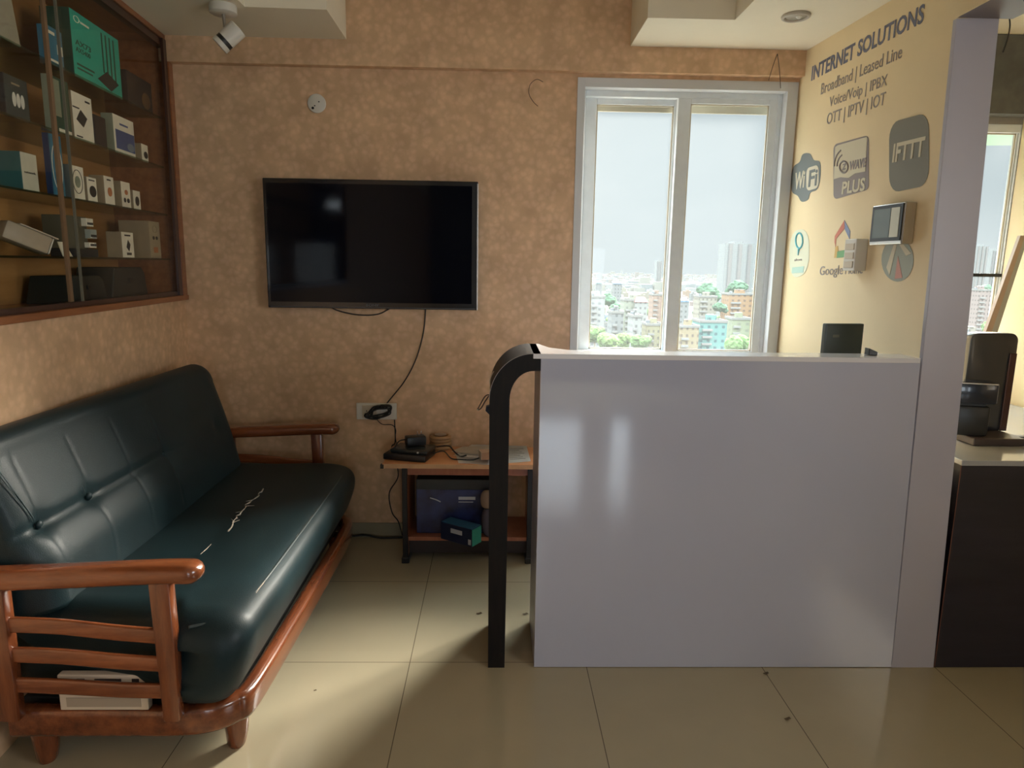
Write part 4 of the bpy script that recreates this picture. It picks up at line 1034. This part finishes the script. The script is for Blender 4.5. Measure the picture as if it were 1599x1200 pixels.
# arched end band: inverted J
def arch(inner, outer, y0, y1):
    """closed outline in XZ"""
    prism_pts = outer + inner[::-1]
    bm = BM()
    n = len(outer)
    def ringv(y): return [bm.verts.new((x, y, z)) for x, z in outer], [bm.verts.new((x, y, z)) for x, z in inner]
    o0, i0 = ringv(y0); o1, i1 = ringv(y1)
    for k in range(n - 1):
        bm.faces.new((o0[k], o0[k + 1], i0[k + 1], i0[k])); bm.faces.new((o1[k], i1[k], i1[k + 1], o1[k + 1]))
        bm.faces.new((o0[k], o1[k], o1[k + 1], o0[k + 1])); bm.faces.new((i0[k], i0[k + 1], i1[k + 1], i1[k]))
    bm.faces.new((o0[0], i0[0], i1[0], o1[0])); bm.faces.new((o0[-1], o1[-1], i1[-1], i0[-1]))
    return bm
NA = 18
outer = [(-.012, 0.0), (-.014, .5)]; inner = [(.046, 0.0), (.049, .5)]
for k in range(NA + 1):
    a_ = PI - PI / 2 * k / NA
    outer.append((.126 + .142 * math.cos(a_), CTR - .155 + .155 * math.sin(a_)))
    inner.append((.126 + .076 * math.cos(a_), CTR - .155 + .098 * math.sin(a_)))
outer.append((.150, CTR)); inner.append((.150, CTR - .056))
jb = obj('arched_post', arch(inner, outer, DY - .001, 2.475), M_BLACK_L, desk, True)
# thin bright edge line round the arch
edge = [(x - .0006, DY - .0022, z) for x, z in outer[2:-1]]
obj('edge_line', tube(BM(), edge, .0011, 5), mat('edge_silver', (.30, .28, .27), .3), jb)
# tape strips and a wire at the post's outer side
e = empty('spectacle_wire', (-.03, 2.3, .95), 'twist of dark wire with a metal tip sticking out of the black post', 'wire')
pts = [atY(x, y, 2.25) for x, y in ((768, 622), (763, 617), (757, 620), (750, 632), (746, 640), (751, 638), (757, 628), (763, 619))]
obj('wire_loop', tube(BM(), smooth_path(pts, 5), .0022, 6), mat('wire_brown', (.05, .03, .02), .5), e, 'all')
blob('metal_tip', tuple(atY(746, 640, 2.25)), (.004, .004, .003), M_SILVER, e, 2, 2, 0)
bm = BM(); P5 = [atY(x, y, 2.26) for x, y in ((768, 634), (759, 636), (758, 642), (764, 648), (768, 649))]
prism(bm, P5, (0, .03, 0), bev=.001)
tagt(obj('cable_clip', bm, mat('clip_blue', (.02, .04, .09), .4)), 'small dark blue clip stuck on the outer side of the black post', 'clip')
bm = BM(); tube(bm, smooth_path([atY(x, y, 2.3) for x, y in ((771, 580), (766, 590), (765, 600), (768, 612))], 5), [.002] * 16, 6)
tagt(obj('tape_curl', bm, mat('tape_clear', (.55, .5, .45), .3)), 'short pale curl of tape on the outer shoulder of the black post', 'tape')
# monitor on the work surface
e = empty('desk_monitor', (1.24, 2.46, .755), 'black computer monitor showing just above the counter top', 'monitor')
m0, m1 = atY(1285, 505, 2.46), atY(1350, 500, 2.46)
Rm = Matrix.Translation(((m0.x + m1.x) / 2, 2.46, 0)) @ Matrix.Rotation(math.radians(8), 4, 'Z')
hw = (m1.x - m0.x) / 2
obj('screen_housing', box(BM(), -hw, hw, -.012, .012, .90, m0.z, .004, Rm), mat('monitor_dark', (.035, .045, .035), .3), e)
obj('display', box(BM(), -hw + .008, hw - .008, .012, .0135, .912, m0.z - .01, 0, Rm), M_TVS, e)
obj('rear_label', box(BM(), -hw + .03, -hw + .055, -.0135, -.012, m0.z - .05, m0.z - .04, 0, Rm), mat('rear_label', (.10, .10, .06), .4), e)
obj('stand_neck', box(BM(), -.02, .02, -.01, .01, .765, .905, .003, Rm), M_BLACKP, e)
obj('stand_base', box(BM(), -.09, .09, -.07, .07, .7565, .766, .003, Rm), M_BLACKP, e)
p = atY(1362, 550, 2.26)
e = empty('card_reader', (p.x, 2.26, CTR), 'small black wedge-shaped gadget on the counter top beside the monitor', 'gadget')
bm = BM(); prism(bm, [Vector((p.x - .016, 2.25, CTR + .0006)), Vector((p.x + .016, 2.25, CTR + .0006)), Vector((p.x + .013, 2.25, CTR + .012)), Vector((p.x - .016, 2.25, CTR + .024))], (0, .03, 0), bev=.002)
obj('gadget_body', bm, M_BLACKP, e)
obj('rim', box(BM(), p.x + .012, p.x + .016, 2.249, 2.281, CTR + .0006, CTR + .010, .001), M_SILVER, e)

# ================================================================== COUNTER AND THINGS IN THE BAY
e = empty('dark_cabinet', (2.0, 2.7, 0), 'low dark blue-black cabinet at the right edge beyond the lavender column', 'cabinet')
obj('front_panel', box(BM(), 1.586, 2.505, DY, DY + .02, .002, .752), M_DARKCAB, e)
obj('edge_strip', box(BM(), 1.5855, 1.5885, DY - .001, DY, .002, .752), mat('red_edge', (.16, .06, .04), .5), e)
obj('carcass', box(BM(), 1.60, 2.49, DY + .02, 3.2, .002, .75), M_DARKCAB, e)
obj('cabinet_top', box(BM(), 1.586, 2.508, DY - .003, 3.25, .752, .771, .002), mat('slab_grey', (.40, .41, .43), .14, coat=.5), e)
tagt(obj('ruler_strip', box(BM(), 1.60, 2.5, 2.50, 2.53, .7716, .776, .001), mat('strip_dark', (.10, .10, .11), .4)), 'dark strip lying across the grey cabinet top', 'strip')
# big dark screen seen from its back, on a slab base
e = empty('upright_monitor', (1.86, 2.5, .771), 'tall dark monitor with rounded top corners standing on the bay cabinet', 'monitor')
my = 2.50
a0 = atY(1517, 520, my); a1 = atY(1592, 524, my)
bl = atY(1505, 700, my); br = atY(1575, 706, my)
bm = BM(); out = []
for (x, z) in rrect(a1.x - a0.x, a0.z - .80, .03, 5, (a0.x + a1.x) / 2, (a0.z + .80) / 2): out.append(Vector((x, my, z)))
prism(bm, out, (0, .045, 0), bev=.004); obj('housing', bm, mat('monitor_grey', (.035, .038, .045), .3, coat=.3), e, True)
obj('side_rail', box(BM(), a1.x - .028, a1.x - .002, my - .006, my, .80, 1.10, .002), mat('rail_brown', (.07, .025, .02), .35), e)
obj('stand_base', box(BM(), a0.x - .03, a1.x - .02, my - .13, my + .09, .7716, .80, .004), mat('base_brown', (.05, .035, .035), .4), e)
# phone-like device and terminal in front
e = empty('desk_telephone', (1.76, 2.42, .80), 'black desk telephone with a bright top edge in front of the dark monitor', 'telephone')
Rp = Matrix.Translation((1.762, 2.43, .80)) @ Matrix.Rotation(math.radians(-16), 4, 'Z')
obj('lower_body', box(BM(), -.065, .065, -.03, .03, .001, .115, .012, Rp), M_BLACKP, e, True)
obj('upper_body', box(BM(), -.085, .075, -.045, .035, .125, .205, .010, Rp), mat('phone_navy', (.012, .016, .03), .2, coat=.5), e, True)
obj('neck', box(BM(), -.05, .05, -.02, .02, .112, .13, .002, Rp), M_BLACKP, e)
obj('top_edge', box(BM(), -.08, .07, -.047, -.043, .198, .203, .0015, Rp), M_SILVER, e)
obj('side_plate', box(BM(), .075, .079, -.03, .03, .13, .20, .001, Rp), mat('plate_grey', (.30, .29, .27), .4), e)
for k, z in enumerate((.185, .150, .05)):
    bm = BM(); cyl(bm, Rp @ Vector((-.075, -.045, z)), Rp @ Vector((-.075, -.049, z)), .004, seg=10); obj('indicator', bm, MATS['logo_white'], e)
# leaning plank in the corner by the bay window
b0 = atY(1594, 368, 3.24); b1 = atY(1530, 545, 3.02)
dv = (b1 - b0); b1 = b0 + dv * ((b0.z - .775) / (b0.z - b1.z)); 
e = empty('leaning_plank', b1, 'pale brown and grey plank leaning in the corner by the bay window', 'plank')
sd = Vector((1, 0, -dv.x / dv.z * 0)) 
bm = BM(); prism(bm, [b0 + Vector((-.001, 0, 0)), b0 + Vector((.022, 0, 0)), b1 + Vector((.030, 0, 0)), b1 + Vector((.0, 0, 0))], (0, .02, 0)); obj('brown_edge', bm, mat('plank_brown', (.42, .30, .22), .5), e)
bm = BM(); prism(bm, [b0 + Vector((.022, 0, 0)), b0 + Vector((.038, 0, 0)), b1 + Vector((.068, 0, 0)), b1 + Vector((.030, 0, 0))], (0, .02, 0)); obj('grey_face', bm, mat('plank_grey', (.36, .35, .32), .5), e)
# wire hanging from the bay ceiling, green awning outside
cable('ceiling_wire', ((1575, 20), (1577, 40), (1573, 62), (1566, 82)), .003, 'dark wire hanging from the bay ceiling behind the column', M_BLACKR, 3.0)
bm = BM(); g0 = atY(1548, 196, 3.75); g1 = atY(1640, 196, 3.75)
prism(bm, [Vector((1.9, 3.7, g0.z + .01)), Vector((3.4, 3.7, g0.z + .03)), Vector((3.4, 4.2, g0.z - .01)), Vector((1.9, 4.2, g0.z - .05))], (0, 0, .01))
tagt(obj('window_canopy', bm, mat('canopy_green', (.30, .52, .36), .5)), 'green sheet canopy outside over the bay window', 'canopy')

# small litter on the floor
for k, (x, y, lab) in enumerate(((820, 960, 'small brown leaf scrap on the floor at the counter end'), (1196, 1053, 'dry leaf scrap on the floor in front of the counter middle'), (1230, 1124, 'dark dry leaf scrap lying alone on the open floor'), (492, 1079, 'tiny dark speck on the floor beside the sofa'), (748, 959, 'pale scrap on the floor left of the black post'))):
    p = atZ(x, y, .001); bm = BM()
    pts = [p + Vector((.012 * math.cos(a_), .012 * math.sin(a_ + .6) * .5, .004 * abs(math.sin(a_ * 1.5)))) * 1.0 for a_ in [i * 2 * PI / 7 for i in range(7)]]
    if k == 3: pts = [p + (q - p) * .4 for q in pts]
    prism(bm, pts, (0, 0, .0012)); tagt(obj('leaf_scrap', bm, mat('dry_leaf', (.12, .08, .04), .8)), lab, 'leaf')

# ================================================================== THE CITY OUTSIDE
GZ = -60.0; KD = 1.8
random.seed(21)
g = BM(); box(g, -900, 5200, 25, 5600, GZ - 1, GZ)
tagt(struct('street_ground', g, mat('city_ground', (0.067, 0.067, 0.055), .9, noise_amt=.25, noise_scale=.02)), 'pale ground between the houses of the city')
def facade_mat(name, wall, win, sx=2.6, sz=3.1):
    if name in MATS: return MATS[name]
    M = bpy.data.materials.new(name); M.use_nodes = True
    n, l = M.node_tree.nodes, M.node_tree.links; b_ = n['Principled BSDF']; b_.inputs['Roughness'].default_value = .8
    t = n.new('ShaderNodeTexCoord'); s = n.new('ShaderNodeSeparateXYZ'); l.new(t.outputs['Object'], s.inputs[0])
    ad = n.new('ShaderNodeMath'); ad.operation = 'ADD'; l.new(s.outputs[0], ad.inputs[0]); l.new(s.outputs[1], ad.inputs[1])
    def band(src, per, lo, hi):
        d_ = n.new('ShaderNodeMath'); d_.operation = 'DIVIDE'; l.new(src, d_.inputs[0]); d_.inputs[1].default_value = per
        f = n.new('ShaderNodeMath'); f.operation = 'FRACT'; l.new(d_.outputs[0], f.inputs[0])
        a_ = n.new('ShaderNodeMath'); a_.operation = 'GREATER_THAN'; l.new(f.outputs[0], a_.inputs[0]); a_.inputs[1].default_value = lo
        c_ = n.new('ShaderNodeMath'); c_.operation = 'LESS_THAN'; l.new(f.outputs[0], c_.inputs[0]); c_.inputs[1].default_value = hi
        m_ = n.new('ShaderNodeMath'); m_.operation = 'MULTIPLY'; l.new(a_.outputs[0], m_.inputs[0]); l.new(c_.outputs[0], m_.inputs[1]); return m_.outputs[0]
    u, v = band(ad.outputs[0], sx, .3, .7), band(s.outputs[2], sz, .35, .75)
    m_ = n.new('ShaderNodeMath'); m_.operation = 'MULTIPLY'; l.new(u, m_.inputs[0]); l.new(v, m_.inputs[1])
    ge = n.new('ShaderNodeNewGeometry'); sn = n.new('ShaderNodeSeparateXYZ'); l.new(ge.outputs['Normal'], sn.inputs[0])
    lt = n.new('ShaderNodeMath'); lt.operation = 'LESS_THAN'; l.new(sn.outputs[2], lt.inputs[0]); lt.inputs[1].default_value = .5
    m2 = n.new('ShaderNodeMath'); m2.operation = 'MULTIPLY'; l.new(m_.outputs[0], m2.inputs[0]); l.new(lt.outputs[0], m2.inputs[1])
    mx = n.new('ShaderNodeMix'); mx.data_type = 'RGBA'; mx.inputs[6].default_value = (*wall, 1); mx.inputs[7].default_value = (*win, 1)
    l.new(m2.outputs[0], mx.inputs[0]); l.new(mx.outputs[2], b_.inputs['Base Color'])
    MATS[name] = M; return M
PAL = [('white_render', (.80, .80, .76)), ('cream_render', (.78, .72, .56)), ('grey_render', (.55, .57, .56)), ('pink_render', (.74, .56, .50)), ('sand_render', (.70, .62, .48)), ('blue_render', (.45, .60, .70)), ('green_render', (.56, .68, .52)), ('peach_render', (.80, .55, .38))]
PAL = [(n_, tuple(q * .20 for q in c_)) for n_, c_ in PAL]
FM = {n_: facade_mat(n_, c_, tuple(q * .45 for q in c_)) for n_, c_ in PAL}
M_ROOF = mat('roof_screed', (0.126, 0.122, 0.112), .9, noise_amt=.1, noise_scale=.3); M_TANK = mat('water_tank', (.10, .11, .12), .6)
M_SLAB = mat('balcony_slab', (0.146, 0.142, 0.134), .8)
def house(x, y, w, d_, h, m_, rz=0, label=None, group=None, detail=True, name='apartment_house', roofm=None, tank=True, ground=GZ):
    e = empty(name, (x, y, ground), label, 'building', group); e.rotation_euler.z = rz
    e.matrix_world = Matrix.Translation((x, y, ground)) @ Matrix.Rotation(rz, 4, 'Z')
    def lo(n_, bm, mm, par=e): return obj(n_, bm, mm, par, local=True)
    lo('walls', box(BM(), -w / 2, w / 2, -d_ / 2, d_ / 2, 0, h), m_)
    r = BM(); box(r, -w / 2 - .3, w / 2 + .3, -d_ / 2 - .3, -d_ / 2 + .1, h - .2, h + .9); box(r, -w / 2 - .3, w / 2 + .3, d_ / 2 - .1, d_ / 2 + .3, h - .2, h + .9)
    box(r, -w / 2 - .3, -w / 2 + .1, -d_ / 2 + .1, d_ / 2 - .1, h - .2, h + .9); box(r, w / 2 - .1, w / 2 + .3, -d_ / 2 + .1, d_ / 2 - .1, h - .2, h + .9)
    box(r, -w / 2 + .1, w / 2 - .1, -d_ / 2 + .1, d_ / 2 - .1, h, h + .15)
    lo('parapet', r, roofm or M_ROOF)
    if detail:
        lo('stair_head', box(BM(), -w * .1, w * .22, -d_ * .1, d_ * .25, h + .15, h + 2.9), m_)
        if tank:
            bm = BM(); cyl(bm, (-w * .3, 0, h + .15), (-w * .3, 0, h + 1.9), 1.0, .95, 12); lo('water_tank', bm, M_TANK)
        if y < 520:
            for k in range(1, max(2, int(h / 3.1))):
                lo('balcony', box(BM(), -w * .42, -w * .05, -d_ / 2 - 1.0, -d_ / 2, k * 3.1 - .1, k * 3.1 + .8), M_SLAB)
    return e
G_NEAR = 'flat-roofed houses of the nearer streets'; G_FAR = 'small houses far out in the city'
# landmark houses (distance, pixel column, pixel row of the roof)
def place(px, ptop, Y): 
    p = atY(px, ptop, Y); return p
used = []
def landmark(x0, x1, ytop, Y, depth, m_, label, **k):
    Y = Y * KD
    a, c = atY(x0, ytop, Y), atY(x1, ytop, Y)
    used.append(((a.x + c.x) / 2, Y + depth / 2, max(c.x - a.x, depth) / 2 + 5))
    return house((a.x + c.x) / 2, Y + depth / 2, c.x - a.x, depth, a.z - GZ - .9, m_, 0, label, None, **k)
landmark(1094, 1136, 500, 165, 12, facade_mat('turquoise_render', (0.057, 0.145, 0.133), (0.020, 0.060, 0.064), 3.2), 'turquoise apartment block seen through the right window pane', tank=False)
landmark(1139, 1180, 458, 230, 14, facade_mat('orange_render', (0.173, 0.101, 0.048), (0.084, 0.052, 0.032), 3.6), 'orange apartment block at the right edge of the right window pane')
landmark(1144, 1172, 496, 175, 10, facade_mat('lime_render', (0.133, 0.145, 0.089), (0.101, 0.105, 0.072), 4), 'pale lime gabled house below the orange block', tank=False)
landmark(1063, 1092, 508, 160, 10, facade_mat('ochre_render', (0.161, 0.125, 0.069), (0.084, 0.060, 0.040), 2.4), 'ochre house left of the turquoise block', tank=False)
landmark(1010, 1036, 505, 170, 10, facade_mat('straw_render', (0.161, 0.145, 0.084), (0.081, 0.072, 0.052), 2.2), 'straw yellow house beside the middle window bar')
landmark(1020, 1036, 459, 240, 12, facade_mat('salmon_render', (0.169, 0.111, 0.081), (0.101, 0.067, 0.052), 4), 'salmon pink house near the middle window bar')
landmark(923, 945, 462, 200, 12, facade_mat('chalk_render', (0.169, 0.169, 0.161), (0.081, 0.084, 0.084), 3.4), 'white house at the left edge of the left window pane')
landmark(975, 1006, 467, 210, 12, facade_mat('mint_render', (0.145, 0.153, 0.117), (0.091, 0.097, 0.077), 2.8), 'pale mint house under the red roof', tank=False)
landmark(956, 974, 486, 175, 12, FM['grey_render'], 'grey terraced house in the middle of the left window pane')
landmark(989, 1003, 492, 164, 12, FM['white_render'], 'whitish terraced block left of the straw yellow house')
landmark(1092, 1120, 462, 235, 12, FM['cream_render'], 'cream block behind the turquoise one')
landmark(1520, 1542, 520, 150, 12, FM['sand_render'], 'sand coloured house low in the bay window')
landmark(1530, 1552, 452, 260, 14, FM['pink_render'], 'pinkish house in the middle of the bay window')
# red hipped roof
a, c = atY(991, 472, 375), atY(1013, 472, 375); zt = atY(1002, 464, 375).z
e = empty('hipped_roof_house', ((a.x + c.x) / 2, 379, GZ), 'small house with a bright red hipped roof in the left window pane', 'building')
bm = BM(); box(bm, a.x + .5, c.x - .5, 375.5, 382.5, GZ, a.z); obj('walls', bm, FM['white_render'], e)
bm = BM(); v = [bm.verts.new(p) for p in ((a.x, 375, a.z), (c.x, 375, a.z), (c.x, 383, a.z), (a.x, 383, a.z), (a.x + 1.6, 379, zt), (c.x - 1.6, 379, zt))]
for f in ((0, 1, 5, 4), (2, 3, 4, 5), (1, 2, 5), (3, 0, 4), (3, 2, 1, 0)): bm.faces.new([v[i] for i in f])
obj('roof', bm, mat('red_roof', (0.146, 0.041, 0.032), .7), e); used.append(((a.x + c.x) / 2, 379, 10))
# blue sheet roofs
for (x0, x1, yt, Yd, lab, cc_) in ((958, 972, 440, 330, 'low shed with a bright blue sheet roof in the left window pane', (.20, .50, .80)), (931, 941, 439, 335, 'low shed with a turquoise sheet roof at the left of the left window pane', (.30, .75, .75)), (1063, 1078, 466, 222, 'low shed with a blue sheet roof beside the middle window bar', (.18, .50, .85))):
    Yd = Yd * KD; a, c = atY(x0, yt, Yd), atY(x1, yt, Yd)
    e = empty('blue_roof_shed', ((a.x + c.x) / 2, Yd + 5, GZ), lab, 'building', 'sheds with blue roofs'); used.append(((a.x + c.x) / 2, Yd + 5, 9))
    obj('walls', box(BM(), a.x + .4, c.x - .4, Yd + .4, Yd + 9.6, GZ, a.z - 1.2), FM['grey_render'], e)
    bm = BM(); prism(bm, [Vector((a.x, Yd, a.z - 1.9)), Vector((a.x, Yd + 10, a.z)), Vector((a.x, Yd + 10, a.z - .3)), Vector((a.x, Yd, a.z - 2.2))], (c.x - a.x, 0, 0)); obj('roof', bm, mat('sheet_%d' % x0, tuple(q * .22 for q in cc_), .5), e)
# towers
def tower(x0, x1, ytop, Y, depth, ml, mm2, label):
    Y = Y * 1.6; depth = depth * 1.5
    a, c = atY(x0, ytop, Y), atY(x1, ytop, Y); w = c.x - a.x; h = a.z - GZ
    e = empty('tower_block', ((a.x + c.x) / 2, Y + depth / 2, GZ), label, 'building'); used.append(((a.x + c.x) / 2, Y + depth / 2, 45))
    obj('walls', box(BM(), a.x, c.x, Y, Y + depth, GZ, a.z), ml, e)
    for k in range(3):
        u = a.x + w * (.12 + k * .32)
        obj('balcony_stack', box(BM(), u, u + w * .12, Y - 1.6, Y, GZ, a.z - 1), mm2, e)
    obj('roof_room', box(BM(), a.x + w * .3, a.x + w * .6, Y + 3, Y + depth - 3, a.z, a.z + 3.5), ml, e)
TW = facade_mat('tower_render', (0.141, 0.145, 0.141), (0.101, 0.107, 0.111), 4.2, 3.2); TW2 = facade_mat('tower_balcony', (0.121, 0.111, 0.105), (0.072, 0.072, 0.077), 9, 3.2)
tower(1133, 1180, 380, 760, 24, TW, TW2, 'large pale tower block on the horizon in the right window pane')
tower(1526, 1545, 384, 760, 22, TW, TW2, 'taller striped tower block in the bay window')
tower(1550, 1563, 391, 800, 20, TW, TW2, 'shorter striped tower block in the bay window')
tower(1026, 1034, 408, 1300, 20, TW, TW2, 'tiny far tower by the middle window bar')

# trees
GM = [mat('leaf_green_%d' % k, c_, .9, spec=.05, noise_amt=.35, noise_scale=.9) for k, c_ in enumerate(((.075, .12, .045), (.10, .145, .055), (.05, .09, .055)))]
M_TR = mat('bark', (.20, .15, .10), .9)
def crown_mesh(seed):
    rnd = random.Random(seed); bm = BM()
    for k in range(9):
        a_ = rnd.uniform(0, 2 * PI); rr = rnd.uniform(0, .55); c = Vector((rr * math.cos(a_), rr * math.sin(a_), rnd.uniform(-.25, .45))); r = rnd.uniform(.32, .55)
        t = bmesh.new(); bmesh.ops.create_icosphere(t, subdivisions=3, radius=r)
        for v in t.verts: v.co = v.co * (1 + .30 * noise.noise(v.co * 5 + Vector((seed, k, 0)))) + c
        merge(bm, t)
    return bm
CR_ = []
for s in range(3):
    me = bpy.data.meshes.new('crown'); bm = crown_mesh(s); bm.to_mesh(me); bm.free(); me.materials.append(GM[s]); CR_.append(me)
tm = bpy.data.meshes.new('trunk'); bm = BM(); tube(bm, [(0, 0, 0), (0, 0, .6)], [.06, .04], 8); bm.to_mesh(tm); bm.free(); tm.materials.append(M_TR)
def tree(x, y, h, w, label, group, k=0):
    used.append((x, y, w * .5))
    e = empty('city_tree', (x, y, GZ), label, 'tree', group)
    c = bpy.data.objects.new('crown', CR_[k % 3]); COL.objects.link(c); c.parent = e; c.location = (0, 0, h - w * .45); c.scale = (w / 2, w / 2, w * .45); c.rotation_euler.z = random.uniform(0, 6)
    t = bpy.data.objects.new('trunk', tm); COL.objects.link(t); t.parent = e; t.scale = (w * .5, w * .5, (h - w * .3) / .6)
for (px, py, Y, w, lab) in ((930, 506, 152, 12, 'broad light green tree at the lower left of the left window pane'), (948, 515, 127, 11, 'round green tree low in the left window pane'), (972, 516, 142, 10, 'green tree low in the middle of the left window pane'),
                           (952, 455, 240, 15, 'dark green tree standing between white houses in the left window pane'), (962, 470, 220, 12, 'dark green tree below the blue-roofed shed'), (1004, 521, 126, 8, 'small green tree right of centre low in the left window pane'),
                           (1150, 520, 140, 12, 'bushy tree right of the turquoise block'), (1126, 470, 215, 10, 'slim tree between the turquoise and orange blocks'), (1110, 438, 330, 26, 'wide dark tree row below the tower in the right window pane'), (1150, 434, 350, 24, 'dark tree clump at the foot of the large tower'), (1546, 500, 170, 10, 'pale green tree low in the bay window'), (1540, 441, 340, 24, 'dark tree clump under the striped towers in the bay window')):
    Y = Y * KD; w = w * 1.0; p = atY(px, py, Y); tree(p.x, Y, p.z - GZ, w, lab, None, random.randrange(2) if Y < 360 else 2)
zone = [(.10, .47), (.64, .86)]
def free(x, y, r):
    r = r + 1.5
    for (ux, uy, ur) in used:
        if abs(x - ux) < (r + ur) * .95 and abs(y - uy) < (r + ur) * .95: return False
    return True
# rows of houses: nearer ones with parts
def row_house(Y, u, grp, lab, det):
    x = u * Y; w = random.uniform(6.5, 12); dd_ = random.uniform(6.5, 11); h = random.choice((5, 7, 8, 10, 10, 13)) + random.uniform(-.6, .6)
    if Y < 270: h = min(h, 12)
    if not free(x, Y, max(w, dd_) * .52): return
    used.append((x, Y, max(w, dd_) * .52))
    # keep the landmarks visible
    house(x, Y, w, dd_, h, FM[random.choice(PAL)[0]], random.uniform(-.25, .25), lab, grp, det)
yy = 225
cnt = 0
while yy < 720 and cnt < 190:
    for (ua, ub) in zone:
        u = ua + random.uniform(0, .02)
        while u < ub:
            if random.random() < .85:
                row_house(yy + random.uniform(-8, 8), u, G_NEAR, 'flat-roofed house among the nearer streets outside', True); cnt += 1
            u += random.uniform(12, 17) / yy
    yy *= 1.075
# far houses, one thing each
n_far = 0
while yy < 1650 and n_far < 140:
    for (ua, ub) in zone:
        u = ua
        while u < ub:
            x, y = u * yy + random.uniform(-5, 5), yy + random.uniform(-12, 12)
            w, dd_, h = random.uniform(8, 16), random.uniform(8, 14), random.choice((7, 9, 11, 14))
            if free(x, y, w * .5) and n_far < 140:
                used.append((x, y, max(w, dd_) * .5))
                bm = BM(); box(bm, -w / 2, w / 2, -dd_ / 2, dd_ / 2, 0, h); box(bm, -w * .1, w * .25, -2, 3, h, h + 2.6)
                o = obj('distant_house', bm, FM[random.choice(PAL)[0]]); o.location = (x, y, GZ); o.rotation_euler.z = random.uniform(-.3, .3)
                tagt(o, 'small pale house far out in the city below the horizon', 'building', G_FAR); n_far += 1
            u += random.uniform(34, 60) / yy
    yy *= 1.085
# beyond that nobody could count them
bm = BM()
for k in range(3200):
    y = yy + 60 + 3200 * random.random() ** 1.3; u = random.uniform(.05, .95); x = u * y
    if not free(x, y, 6): continue
    w, dd_, h = random.uniform(12, 30), random.uniform(10, 20), random.uniform(6, 19)
    if random.random() < .03: h += random.uniform(8, 20)
    box(bm, x - w / 2, x + w / 2, y, y + dd_, GZ, GZ + h, mi=random.randrange(4))
tagt(obj('distant_city', bm, [mat('haze_white', (0.150, 0.150, 0.146), .9), mat('haze_grey', (0.113, 0.122, 0.122), .9), mat('haze_pink', (0.138, 0.122, 0.109), .9), mat('haze_cream', (0.146, 0.142, 0.122), .9)]), 'mass of tiny buildings along the horizon', 'buildings', kind='stuff')
for k in range(200):
    Y = random.uniform(240, 1100); ua, ub = random.choice(zone[:1] * 3 + zone[1:]); x = random.uniform(ua, ub) * Y
    if free(x, Y, 8): tree(x, Y, random.uniform(9, 15), random.uniform(10, 15), 'green tree growing between the houses of the city', 'trees between the city houses', random.randrange(3))
